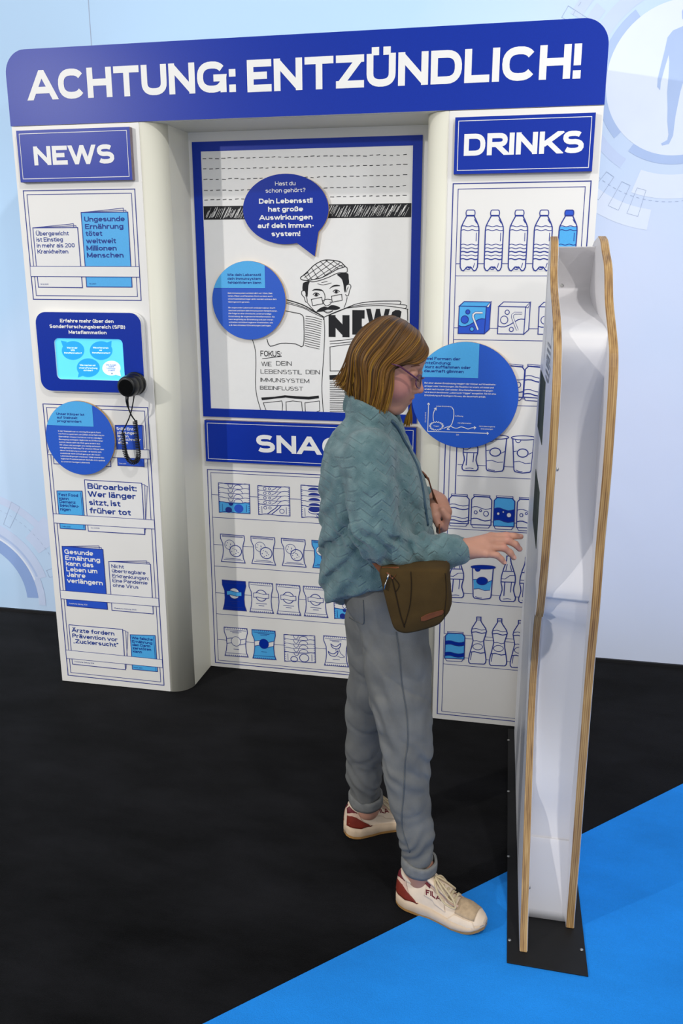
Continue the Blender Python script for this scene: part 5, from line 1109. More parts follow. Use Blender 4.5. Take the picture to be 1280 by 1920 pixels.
M['shoe'] = mat('cream_leather', '#e4cfb6', .55, .35, var=.07, scale=30, bump=.08, bscale=200); M['suede'] = mat('pinkish_beige_suede', '#d9b8a2', .8, .2, var=.1, scale=60, bump=.2, bscale=500)
M['taupe'] = mat('worn_toe_mesh', '#b9a081', .85, .2, var=.15, scale=80, bump=.3, bscale=500); M['sole'] = mat('beige_rubber_sole', '#d8bfa2', .6, .3, var=.06, scale=40, bump=.1, bscale=150)
M['gum'] = mat('gum_rubber', '#b98a50', .6, .3, var=.1, scale=60); M['maroon'] = mat('maroon_leather', '#6a1420', .5, .35, var=.1, scale=60); M['rust'] = mat('rust_red_rubber', '#7a2a1c', .55, .3, var=.1, scale=60); M['lace'] = mat('cream_lace', '#cdbb98', .85, .2, var=.1, scale=200, bump=.3, bscale=900)
person = empty('person', (1.05, -.86, 0)); tag(person, 'girl in a teal grey fleece, grey jeans and glasses, reaching out towards the panel', 'person')
# ---------------------------------------------------------------- head frame
O = np.array([1.006, -.85, 1.352]); pit, yaw = math.radians(21), math.radians(5)
ef = np.array([math.cos(pit) * math.cos(yaw), math.cos(pit) * math.sin(yaw), -math.sin(pit)]); er = np.array([math.sin(yaw), -math.cos(yaw), 0]); eu = np.cross(er, ef); HR = np.array([ef, er, eu])
def hd(f, r, u): return O + f * ef + r * er + u * eu
def loc(p): return HR @ (np.array(p) - O)
B = Field((.84, -1.075, .06), (1.36, -.60, 1.475), .0026)
B.ell(hd(.004, 0, .013), (.071, .060, .070), HR, .01)
B.ell(hd(.028, 0, -.036), (.058, .054, .064), HR, .02)
B.ell(hd(.052, 0, .032), (.040, .046, .036), HR, .02)
for s_ in (1, -1):
    B.cone(hd(-.005, s_ * .048, -.05), hd(.058, s_ * .018, -.092), .017, .013, .022)
    B.ell(hd(.052, s_ * .032, -.044), (.028, .024, .028), HR, .02)
    B.ell(hd(-.010, s_ * .068, -.014), (.018, .008, .029), HR, .006)
B.ell(hd(.071, 0, -.090), (.018, .023, .0155), HR, .016); B.ell(hd(.045, 0, -.094), (.030, .028, .014), HR, .02)
B.ell(hd(.071, 0, -.060), (.025, .030, .026), HR, .018)
B.cone(hd(.080, .028, .014), hd(.080, -.028, .014), .007, .007, .012)
for s_ in (1, -1): B.ell(hd(.096, s_ * .031, -.003), (.014, .018, .011), HR, .012, 's')
for s_ in (1, -1): B.ell(hd(.0735, s_ * .031, -.004), (.0135, .0155, .0125), HR, .004)
B.cone(hd(.083, 0, .006), hd(.101, 0, -.032), .0065, .0080, .010); B.ell(hd(.1035, 0, -.0355), (.0095, .0095, .0085), HR, .006)
for s_ in (1, -1): B.ell(hd(.094, s_ * .0105, -.0405), (.009, .0065, .0065), HR, .005)
B.ell(hd(.0890, 0, -.0575), (.0105, .020, .0060), HR, .006); B.ell(hd(.0868, 0, -.0685), (.0100, .017, .0062), HR, .006); B.ell(hd(.1005, 0, -.0628), (.010, .024, .0012), HR, .003, 's')
B.cone(hd(-.018, 0, -.045), (.968, -.85, 1.16), .043, .034, .02)
# trunk and limbs under the clothes
B.chain([(.960, -.85, 1.15), (.985, -.85, 1.05), (.995, -.85, .92), (1.0, -.85, .76)], [.040, .060, .058, .048], .03)
B.chain([(.975, -.85, 1.12), (.985, -.955, 1.09)], [.04, .034], .03); B.chain([(.975, -.85, 1.12), (.99, -.745, 1.09)], [.04, .034], .03)
Rsh, Rel, Rwr = px(694, 860, -.965), px(704, 1005, -1.012), px(864, 1031, -.942)
B.chain([Rsh, Rel, px(790, 1036, -.975), Rwr], [.030, .026, .025, .0215], .015)
Lwr = px(806, 936, -.722)
B.chain([(1.0, -.725, 1.08), (1.02, -.685, .97), Lwr], [.028, .024, .0225], .015)
Rhip, Rkn, Ran = px(745, 1230, -.905), px(762, 1400, -.94), px(787, 1625, -.972); Lhip, Lkn, Lan = px(705, 1230, -.80), px(684, 1370, -.765), px(690, 1500, -.712)
B.chain([(1.0, -.87, .74), Rhip, Rkn, Ran, Ran - [0, 0, .03]], [.048, .040, .032, .028, .030], .03); B.chain([(1.0, -.83, .74), Lhip, Lkn, Lan, Lan - [0, 0, .03]], [.048, .040, .030, .027, .030], .03)
# right hand, palm down, fingers spread towards the panel
kn = [px(920, 1006, -.895), px(919, 1014.5, -.910), px(916, 1027, -.926), px(911, 1038.5, -.942)]
for i, K_ in enumerate(kn): B.cone(Rwr + (K_ - Rwr) * .05, K_, .0195, [.0098, .0102, .0098, .0090][i], .012)
B.cone(px(880, 1029, -.925), px(905, 1020, -.918), .017, .013, .012)
fing = [([(920, 1006, -.895), (949, 1004.5, -.884), (965, 1005, -.879), (976.5, 1006.5, -.876)], [.0094, .0083, .0074, .0062]),
        ([(919, 1014.5, -.910), (951, 1013.5, -.897), (966, 1020.5, -.892), (974, 1030, -.889)], [.0096, .0085, .0077, .0064]),
        ([(916, 1027, -.926), (944, 1027, -.914), (956, 1036, -.909), (963, 1046, -.907)], [.0093, .0082, .0074, .0062]),
        ([(911, 1038.5, -.942), (931, 1041, -.935), (939.5, 1048, -.932), (944.5, 1055, -.930)], [.0084, .0074, .0066, .0056])]
for P_, R_ in fing: B.chain([px(*p) for p in P_], R_, .004)
B.chain([px(884, 1022, -.905), px(905, 1019, -.874), px(927, 1015, -.862), px(943, 1017, -.858)], [.0145, .0115, .0092, .0072], .008)
# left hand, loosely closed, hanging over the bag strap
B.chain([Lwr, px(818, 945, -.735), px(833, 960, -.748)], [.024, .027, .019], .014)
for i, y in enumerate((-.785, -.765, -.746, -.728)): B.chain([px(829 - i, 958, y), px(838 - i * 1.2, 970, y - .002), px(833 - i, 990 - i * 2, y), px(822, 996 - i * 2, y + .004)], [.0098, .0095, .0085, .0072], .004)
B.chain([px(812, 945, -.765), px(815, 968, -.789), px(822, 986, -.797)], [.0135, .0105, .0082], .008)
def inv(o): return o
body = B.build('body', M['skin'], person, 2)
redness(M['skin'], [(hd(.058, .052, -.040), .050, '#c07a7a', .5), (hd(.105, 0, -.036), .020, '#cf8a84', .5), (hd(.0925, .004, -.0575), .0105, '#b4605f', .85), (hd(.090, .004, -.0690), .0105, '#bb6a66', .85), (hd(.094, .016, -.062), .008, '#b4605f', .7),
                    (px(949, 1004.5, -.884), .014, '#c9867a', .5), (px(951, 1013.5, -.897), .014, '#c9867a', .5), (px(944, 1027, -.914), .014, '#c9867a', .5), (px(970, 1028, -.89), .016, '#c98a86', .5)])
# nails
M['nail'] = mat('finger_nail', '#c89684', .3, .5, var=.03, scale=90)
for P_, R_ in fing:
    a, b_ = px(*P_[2]), px(*P_[3]); d_ = (b_ - a) / np.linalg.norm(b_ - a); up_ = np.array([0, -.55, .83]); up_ -= d_ * (up_ @ d_); up_ /= np.linalg.norm(up_); sd = np.cross(d_, up_); c_ = a + (b_ - a) * .86; rr = R_[3]
    mb = MB(); V = [c_ + d_ * (.0052 * math.cos(t)) + sd * (.0042 * math.sin(t)) + up_ * (rr * 1.03 - .0012 * abs(math.sin(t))) for t in np.linspace(0, 2 * math.pi, 14, endpoint=False)]
    mb.add(V + [c_ + up_ * (rr * 1.08)], [(i, (i + 1) % 14, 14) for i in range(14)]); keep(mb.build('fingernail', M['nail'], None, True), body)
# brows and lashes
M['brow'] = mat('brown_brow', '#7a5240', .8, .2, var=.2, scale=300); M['lash'] = mat('dark_lash', '#33221c', .7, .2, var=.1, scale=300)
for s_ in (1, -1):
    mb = MB(); P_ = spline([hd(.0855, s_ * .017, .0155), hd(.0855, s_ * .025, .0185), hd(.078, s_ * .038, .0185), hd(.066, s_ * .049, .012)], 5); mb.tube(P_, np.interp(np.linspace(0, 1, len(P_)), [0, .3, 1], [.0018, .0026, .0008]), 8); mb.build('eyebrow', M['brow'], person, True)
    mb = MB(); P_ = spline([hd(.0855, s_ * .021, -.0095), hd(.0885, s_ * .031, -.0105), hd(.083, s_ * .043, -.0085)], 5); mb.tube(P_, .0011, 6)
    for q in P_[1::2]: mb.tube([q, q + ef * .004 - eu * .0035, q + ef * .0075 - eu * .0045], [.0005, .0004, .0002], 4)
    mb.build('eyelashes', M['lash'], person, True)
# ---------------------------------------------------------------- hair
def hairmat():
    m = bpy.data.materials.new('light_brown_hair'); m.use_nodes = True; L = m.node_tree.links; b = m.node_tree.nodes['Principled BSDF']
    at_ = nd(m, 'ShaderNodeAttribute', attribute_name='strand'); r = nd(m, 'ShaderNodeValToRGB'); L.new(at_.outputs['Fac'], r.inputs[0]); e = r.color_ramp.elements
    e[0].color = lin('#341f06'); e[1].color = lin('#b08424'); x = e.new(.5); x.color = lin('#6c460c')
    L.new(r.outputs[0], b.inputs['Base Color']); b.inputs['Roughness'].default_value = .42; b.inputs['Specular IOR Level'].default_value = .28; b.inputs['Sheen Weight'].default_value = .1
    return m
M['hair'] = hairmat(); M['scalp'] = mat('hair_base', '#3d280b', .7, .2, var=.2, scale=90, bump=.3, bscale=150)
H = Field((.86, -.97, 1.20), (1.16, -.73, 1.48), .003)
guides = [[(.074, 0, .068), (.090, .024, .050), (.080, .046, .026), (.031, .0665, .002), (.004, .0715, -.052), (.02, .070, -.098)],
          [(.052, 0, .086), (.058, .038, .070), (.044, .064, .032), (.020, .076, -.012), (.010, .081, -.060), (.014, .080, -.116)],
          [(.016, 0, .096), (.012, .043, .083), (.000, .069, .036), (-.012, .079, -.015), (-.020, .082, -.062), (-.022, .078, -.120)],
          [(-.010, 0, .096), (-.025, .038, .083), (-.045, .061, .040), (-.056, .068, -.010), (-.060, .068, -.058), (-.058, .064, -.116)],
          [(-.018, 0, .095), (-.042, .008, .081), (-.066, .010, .046), (-.076, .012, .000), (-.081, .012, -.052), (-.086, .012, -.104)]]
ends = [(717, 772, -.918), (702, 773, -.924), (690, 768, -.920), (668, 752, -.902), (634, 729, -.862)]     # the ends meet the collar
for g, e_ in zip(guides, ends):
    p_ = np.array(loc(at(*e_))); g[5] = tuple(p_); g[4] = tuple(np.array(g[3]) * .42 + p_ * .58 + [0, .004, .006])
GG = np.array([spline(g, 6) for g in guides])          # guide, step, xyz
def strand(t, side, inset=0.0):
    a = min(t, .999) * (len(GG) - 1); i = min(int(a), len(GG) - 2); f = a - i; P = GG[i] * (1 - f) + GG[i + 1] * f; P = P.copy(); P[:, 1] *= side
    c = np.array([0, 0, .012]); d = P - c; d[:, 2] *= .25 ; n = d / (np.linalg.norm(d, axis=1)[:, None] + 1e-9); P -= n * inset; return P
# base volume: skull cap and a curtain just under the outer strands
H.ell(hd(.000, 0, .014), (.0750, .0645, .0755), HR, .01)
for t in np.linspace(.08, 1, 26):
    for s_ in (1, -1):
        P = strand(t, s_, .010)[8:]
        for i in range(0, len(P) - 3, 3): H.cone(hd(*P[i]), hd(*P[i + 3]), .0075, .0065, .006)
cap_ = H.build('hair', M['scalp'], person, 2)
V = []; F = []; tint = []
def add_strand(P, r0, shade):
    n = 5; P = np.array([hd(*p) for p in P]); T = np.gradient(P, axis=0); T /= np.linalg.norm(T, axis=1)[:, None] + 1e-9; ref = P - (O + .01 * eu); N = ref - T * np.sum(ref * T, 1)[:, None]; N /= np.linalg.norm(N, axis=1)[:, None] + 1e-9; Bn = np.cross(T, N); k0 = len(V); L_ = len(P)
    for i in range(L_):
        w = r0 * (1 - .75 * max(0, (i / (L_ - 1) - .75) / .25)) * (.5 + .5 * min(1, i / 4))
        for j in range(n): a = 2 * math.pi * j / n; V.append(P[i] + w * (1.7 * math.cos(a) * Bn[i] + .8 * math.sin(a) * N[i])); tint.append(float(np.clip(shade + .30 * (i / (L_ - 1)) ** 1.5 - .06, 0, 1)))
    for i in range(L_ - 1):
        for j in range(n): F.append((k0 + i * n + j, k0 + i * n + (j + 1) % n, k0 + (i + 1) * n + (j + 1) % n, k0 + (i + 1) * n + j))
hr = np.random.default_rng(11)
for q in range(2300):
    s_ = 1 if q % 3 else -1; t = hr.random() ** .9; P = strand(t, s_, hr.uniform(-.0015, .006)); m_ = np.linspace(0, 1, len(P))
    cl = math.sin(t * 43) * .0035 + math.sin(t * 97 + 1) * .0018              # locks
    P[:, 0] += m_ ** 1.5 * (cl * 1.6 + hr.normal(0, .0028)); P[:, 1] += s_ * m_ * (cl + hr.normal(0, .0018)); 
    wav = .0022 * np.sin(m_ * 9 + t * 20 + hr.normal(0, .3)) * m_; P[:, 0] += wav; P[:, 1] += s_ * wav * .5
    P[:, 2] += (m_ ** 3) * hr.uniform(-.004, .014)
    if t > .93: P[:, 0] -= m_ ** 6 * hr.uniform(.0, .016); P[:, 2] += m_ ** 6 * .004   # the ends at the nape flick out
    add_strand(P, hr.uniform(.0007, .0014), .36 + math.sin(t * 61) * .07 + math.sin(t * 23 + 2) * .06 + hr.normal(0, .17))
for q in range(46):                                                            # lock of the far side hanging below the chin
    o_ = hr.normal(0, 1, 3); e_ = [np.array(loc(at(*p))) for p in ((775, 690, -.797), (773, 725, -.792), (770, 760, -.790), (765 + o_[0] * 3.2, 782, -.790), (762 + o_[0] * 4.5, 797 + o_[1] * 3, -.792))]
    P = spline([(.07, -.03, .05)] + [p + [0, o_[2] * .002, 0] for p in e_], 6); add_strand(P, .0013, float(np.clip(.68 + hr.normal(0, .15), 0, 1)))
    s_ = -1; t = hr.uniform(.02, .12); P = strand(t, s_, hr.uniform(-.001, .004)); m_ = np.linspace(0, 1, len(P)); P[:, 0] += m_ ** 2 * hr.uniform(.012, .034); P[:, 2] -= m_ ** 3 * hr.uniform(.0, .034); P[:, 1] += m_ ** 2 * .012; add_strand(P, .0013, float(np.clip(.6 + hr.normal(0, .15), 0, 1)))
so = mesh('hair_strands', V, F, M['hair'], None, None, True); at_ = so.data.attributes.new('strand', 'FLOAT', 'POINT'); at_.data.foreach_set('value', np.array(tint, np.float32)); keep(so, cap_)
# ---------------------------------------------------------------- glasses
M['frame'] = mat('purple_metal_frame', '#4d1640', .3, .5, var=.1, scale=90, coat=.4)
gm = bpy.data.materials.new('clear_lens'); gm.use_nodes = True; b_ = gm.node_tree.nodes['Principled BSDF']; b_.inputs['Base Color'].default_value = (.95, .97, .98, 1); b_.inputs['Roughness'].default_value = .03; b_.inputs['Transmission Weight'].default_value = 1.0; b_.inputs['IOR'].default_value = 1.02; b_.inputs['Specular IOR Level'].default_value = .6
n_ = nd(gm, 'ShaderNodeTexNoise', Scale=40.0); r_ = nd(gm, 'ShaderNodeMapRange'); gm.node_tree.links.new(n_.outputs['Fac'], r_.inputs['Value']); r_.inputs['To Min'].default_value = .02; r_.inputs['To Max'].default_value = .06; gm.node_tree.links.new(r_.outputs[0], b_.inputs['Roughness'])
M['lens'] = gm
lc = loc(at(787, 716, -.882)); gf, gu = lc[0] - .002, lc[2]
gl = MB()
def rim(s_): return [hd(gf + .003 - .010 * abs(a[0]) / .024 * (1 if a[0] * 1 > 0 else .0) - a[1] * .30, s_ * (.031 + a[0]), gu + a[1]) for a in [(.0235 * math.copysign(abs(math.cos(t)) ** .8, math.cos(t)), .0145 * math.copysign(abs(math.sin(t)) ** .8, math.sin(t))) for t in np.linspace(0, 2 * math.pi, 33)]]
for s_ in (1, -1): gl.tube(rim(s_), .0015, 8)
gl.tube(spline([hd(gf + .004, -.0085, gu + .004), hd(gf + .008, 0, gu + .007), hd(gf + .004, .0085, gu + .004)], 5), .0011, 8)
hinge = {}
g_o = gl.build('glasses', M['frame'], person, True)
for s_ in (1, -1):
    h_ = hd(gf - .006, s_ * .054, gu + .006); e_ = at(748, 686, -.922) if s_ > 0 else hd(*(loc(at(748, 686, -.922)) * [1, -1, 1])); mid_ = h_ + (e_ - h_) * .12 + er * s_ * .002
    e2 = e_ + (e_ - h_) * .35 - eu * .006
    mb = MB(); mb.tube([h_ + ef * .004, h_, mid_, e_, e2], [.0016, .0026, .0033, .0030, .0022], 8, flat=.6); mb.build('temple', M['frame'], g_o, True)
    R_ = rim(s_)[:-1]; c_ = np.mean(R_, axis=0); mb = MB(); mb.add([tuple(p) for p in R_] + [tuple(np.array(p) + ef * .0012) for p in R_], [tuple(range(32)), tuple(range(63, 31, -1))] + [(i, 32 + i, 32 + (i + 1) % 32, (i + 1) % 32) for i in range(32)]); mb.build('lens', M['lens'], g_o)
# ---------------------------------------------------------------- fleece jacket
J = Field((.80, -1.10, .70), (1.25, -.60, 1.30), .0042)
tz = [.735, .755, .80, .85, .90, .95, 1.03, 1.10, 1.15, 1.185, 1.21, 1.235]
tb = [.912, .888, .864, .859, .860, .861, .862, .866, .876, .892, .914, .930]; tf = [1.085, 1.10, 1.118, 1.128, 1.131, 1.130, 1.116, 1.096, 1.062, 1.04, 1.022, 1.008]; tw = [.128, .138, .145, .146, .145, .146, .150, .150, .132, .098, .070, .056]
def torso(P):
    z = P[..., 2]; b0, f0, w0 = np.interp(z, tz, tb), np.interp(z, tz, tf), np.interp(z, tz, tw); a = (f0 - b0) / 2; c = (f0 + b0) / 2
    k = (np.abs((P[..., 0] - c) / a) ** 2.3 + np.abs((P[..., 1] + .85) / w0) ** 2.3) ** (1 / 2.3); d = (k - 1) * np.minimum(a, w0)
    return np.maximum(d, np.maximum(z - 1.236, .745 + .30 * (P[..., 0] - .908).clip(0, .3) + .45 * (-.85 - P[..., 1]).clip(0, .2) - z))
J.put(torso, (.85, -1.0, .73), (1.15, -.7, 1.24), .004)
arm = [(693, 862, -.966, .056), (697, 925, -1.008, .0555), (701, 985, -1.022, .054), (710, 1013, -1.020, .050), (740, 1028, -1.003, .0445), (790, 1036.5, -.975, .0415), (836, 1034.5, -.951, .0395), (852, 1032.5, -.945, .0335), (860, 1032, -.942, .0275)]
for i in range(len(arm) - 1): J.cone(px(*arm[i][:3]), px(*arm[i + 1][:3]), arm[i][3], arm[i + 1][3], .010 if i else .020)
J.cone((.965, -.90, 1.165), px(692, 850, -.962), .045, .054, .03)
J.cone((.965, -.80, 1.165), (.995, -.735, 1.12), .045, .054, .04); J.chain([(.995, -.735, 1.12), (1.015, -.685, 1.03), (1.03, -.672, .965), (1.075, -.70, .975), Lwr - [.012, 0, 0]], [.054, .053, .05, .042, .031], .016)
# stand-up collar, open at the throat
col = [at(653, 739, -.85), at(661, 748, -.888), at(680, 762, -.920), at(702, 772, -.926), at(718, 776, -.906), at(730, 783, -.884), at(744, 798, -.866), at(752, 812, -.857)]
for s_ in (1, -1):
    cc = spline([(x, -.85 + s_ * (y + .85), z) for x, y, z in col], 4)
    for dz, r_ in ((0, .0085), (-.011, .0098), (-.022, .0112), (-.034, .0125)):
        for i in range(len(cc) - 1): J.cone(cc[i] + [0, 0, dz], cc[i + 1] + [0, 0, dz], r_, r_, .006)
J.cone((.985, -.85, 1.215), (.985, -.85, 1.31), .040, .050, .01, 's')
E_el = px(706, 1010, -1.02); E_sh = px(700, 845, -.98)
def crease(P, f, seed, w): n = vnoise(P * f, seed); return np.exp(-(n / w) ** 2)
def folds(P):
    cr_ = crease(P @ np.array([[.8, 0, .6], [0, 1, 0], [-.6, 0, .8]]), [7, 11, 20], 41, .04) * .0028 + crease(P @ np.array([[.7, 0, -.7], [0, 1, 0], [.7, 0, .7]]), [8, 12, 22], 42, .035) * .0022
    d = vnoise(P * [22, 22, 15] + 3, 1) * .0042 + vnoise(P * [46, 46, 40], 2) * .004 + vnoise(P * 110, 3) * .002
    q = P - E_el; w = np.exp(-np.sum((q / [.10, .09, .055]) ** 2, -1)); d += w * .0075 * np.sin((q[:, 0] * 1.0 + q[:, 2] * .75 + vnoise(P * 30, 5) * .04) * 165)   # creases in the crook of the arm
    q = P - px(775, 1030, -.98); w = np.exp(-np.sum((q / [.07, .07, .06]) ** 2, -1)); d += w * .0035 * np.sin((q[:, 0] + q[:, 2] * .3 + vnoise(P * 26, 6) * .03) * 220)
    q = P - np.array([.90, -.93, .90]); w = np.exp(-np.sum((q / [.07, .12, .16]) ** 2, -1)); d += w * .008 * np.sin((q[:, 2] - q[:, 0] * 1.3 + vnoise(P * 14, 7) * .05) * 85)      # sags at the back
    q = P - np.array([1.08, -.93, .99]); w = np.exp(-np.sum((q / [.06, .10, .14]) ** 2, -1)); d += w * .006 * np.sin((q[:, 0] * 1.2 + q[:, 2] * .35 + vnoise(P * 16, 8) * .05) * 110)
    return d + cr_
J.displace(folds)
jk = J.build('fleece_jacket', M['fleece'], person, 1)
# zip and trim down the front edge, hem band
M['zip'] = mat('slate_blue_zip', '#3d5566', .6, .3, var=.1, scale=200, bump=.3, bscale=900)
def tx_(z, ya):   # front surface x of the trunk at height z, y offset ya
    b0, f0, w0 = np.interp(z, tz, tb), np.interp(z, tz, tf), np.interp(z, tz, tw); return (f0 + b0) / 2 + (f0 - b0) / 2 * max(0, 1 - abs(ya / w0) ** 2.3) ** (1 / 2.3)
zp = [(1.052, -.862, 1.215), (1.050, -.862, 1.19)] + [(tx_(z, -.02) + .004, -.868, z) for z in (1.17, 1.14, 1.10, 1.05, 1.0, .95, .90, .85, .80)]
jt = None
cr = px(860, 1032, -.942); mb = MB(); dr = px(866, 1031.5, -.940) - px(850, 1033, -.946); dr /= np.linalg.norm(dr); n1 = np.cross(dr, [0, 0, 1.0]); n1 /= np.linalg.norm(n1); n2 = np.cross(n1, dr)
mb.tube([cr + dr * .003 + .0268 * (math.cos(t) * n1 + math.sin(t) * n2) for t in np.linspace(0, 2 * math.pi, 37)], .0034, 8); mb.build('cuff_binding', M['zip'], jk, True)
# ---------------------------------------------------------------- jeans
T_ = Field((.84, -1.06, .09), (1.22, -.62, .84), .0042)
T_.cone((.985, -.80, .80), (1.01, -.90, .80), .085, .085, .03)
T_.chain([px(707, 1165, -.80), px(707, 1230, -.795), px(695, 1290, -.785), px(686, 1335, -.772), px(682, 1400, -.752), px(683, 1450, -.730), px(685, 1488, -.716)], [.083, .072, .058, .050, .0465, .0445, .043], .025)
T_.chain([px(738, 1165, -.895), px(745, 1240, -.912), px(750, 1300, -.922), px(757.5, 1350, -.932), px(761, 1400, -.94), px(761.5, 1450, -.95), px(766, 1500, -.957), px(778, 1560, -.966), px(784.5, 1606, -.972)], [.086, .0765, .0715, .0645, .0595, .0515, .0465, .0405, .0385], .022)
def jfolds(P):
    d = vnoise(P * [20, 20, 9] + 1, 21) * .006 + vnoise(P * [46, 46, 26], 22) * .004
    q = P - px(755, 1425, -.95); w = np.exp(-np.sum((q / [.12, .12, .07]) ** 2, -1)); d += w * .0032 * np.sin((q[:, 2] + q[:, 0] * .8 + vnoise(P * 18, 23) * .05) * 130)
    q = P - px(725, 1300, -.93); w = np.exp(-np.sum((q / [.06, .12, .12]) ** 2, -1)); d += w * .005 * np.sin((q[:, 0] * 1.2 + q[:, 2] * .8 + vnoise(P * 14, 24) * .06) * 90)
    q = P - px(785, 1580, -.97); w = np.exp(-np.sum((q / [.1, .1, .06]) ** 2, -1)); d += w * .003 * np.sin((q[:, 2] - q[:, 0] * .9 + vnoise(P * 20, 25) * .05) * 140)
    q = P - px(682, 1455, -.73); w = np.exp(-np.sum((q / [.1, .1, .07]) ** 2, -1)); d += w * .003 * np.sin((q[:, 2] + q[:, 0] * 1.0 + vnoise(P * 20, 26) * .05) * 130)
    return d + crease(P @ np.array([[.8, 0, .6], [0, 1, 0], [-.6, 0, .8]]), [6, 10, 12], 51, .045) * .0024 + crease(P @ np.array([[.6, 0, -.8], [0, 1, 0], [.8, 0, .6]]), [7, 10, 14], 52, .04) * .0018
T_.displace(jfolds)
def hollow(P, c, d, r):
    q = P - c; t = q @ d; return np.maximum(np.linalg.norm(q - t[..., None] * d, axis=-1) - r, -t)
tr = T_.build('jeans', M['denim'], person, 1)
for c_, r_, tl in ((px(786, 1616, -.972), .0400, np.array([.10, -.02, 1.0])), (px(686, 1494, -.714), .0435, np.array([.06, -.04, 1.0]))):
    tl = tl / np.linalg.norm(tl); n1 = np.cross(tl, [0, 1.0, 0]); n1 /= np.linalg.norm(n1); n2 = np.cross(tl, n1); mb = MB(); prf = [(-.019, r_ - .001), (-.019, r_ + .003), (-.010, r_ + .0046), (.004, r_ + .005), (.011, r_ + .0042), (.013, r_ + .002), (.012, r_ - .003)]
    V = []; N_ = 40
    for h_, rr in prf:
        for j in range(N_): t = 2 * math.pi * j / N_; wob = 1 + .025 * math.sin(3 * t + h_ * 60) + .015 * math.sin(7 * t); V.append(c_ + tl * (h_ + .003 * math.sin(2 * t + 1)) + rr * wob * (math.cos(t) * n1 + math.sin(t) * n2))
    F = [(i * N_ + j, i * N_ + (j + 1) % N_, (i + 1) * N_ + (j + 1) % N_, (i + 1) * N_ + j) for i in range(len(prf) - 1) for j in range(N_)]
    mb.add(V, F); o_ = mb.build('rolled_cuff', M['cuffd'], tr, True)
# side seam and back pocket laid on the cloth
from mathutils.bvhtree import BVHTree
def tree(o): me = o.data; return BVHTree.FromPolygons([v.co[:] for v in me.vertices], [p.vertices[:] for p in me.polygons])
bt = tree(tr)
def onto(t, u, v, y, off=.001):
    "the surface point met when looking through the pixel"
    d = ray(u, v); d = d / np.linalg.norm(d); h = t.ray_cast(Vector(CAMC), Vector(d))
    if h[0] is None: return at(u, v, y)
    n_ = np.array(h[1]); n_ = -n_ if n_ @ d > 0 else n_
    return np.array(h[0]) + n_ * off
def stitch(t, P, w, m, name, parent, y, n=8):
    q = [onto(t, u, v, y) for u, v in spline([(a, b, 0) for a, b in P], n)[:, :2]]; mb = MB(); mb.tube(q, w, 6); return mb.build(name, m, parent, True)
jt = tree(jk)
stitch(jt, [(733, 789), (745, 803), (757, 826), (770, 850), (783, 880), (791, 915), (796, 950), (801, 985)], .0036, M['zip'], 'zip_edge', jk, -.87, 5)
stitch(bt, [(742, 1185), (747, 1220), (753, 1280), (762, 1340), (764, 1390), (759, 1430), (757, 1480), (753, 1530), (756, 1560), (768, 1598)], .0012, M['seam'], 'side_seam', tr, -.99)
stitch(bt, [(681, 1125), (682, 1150), (681, 1169), (668, 1166), (655, 1158)], .0010, M['seam'], 'pocket_seam', tr, -.95, 4)
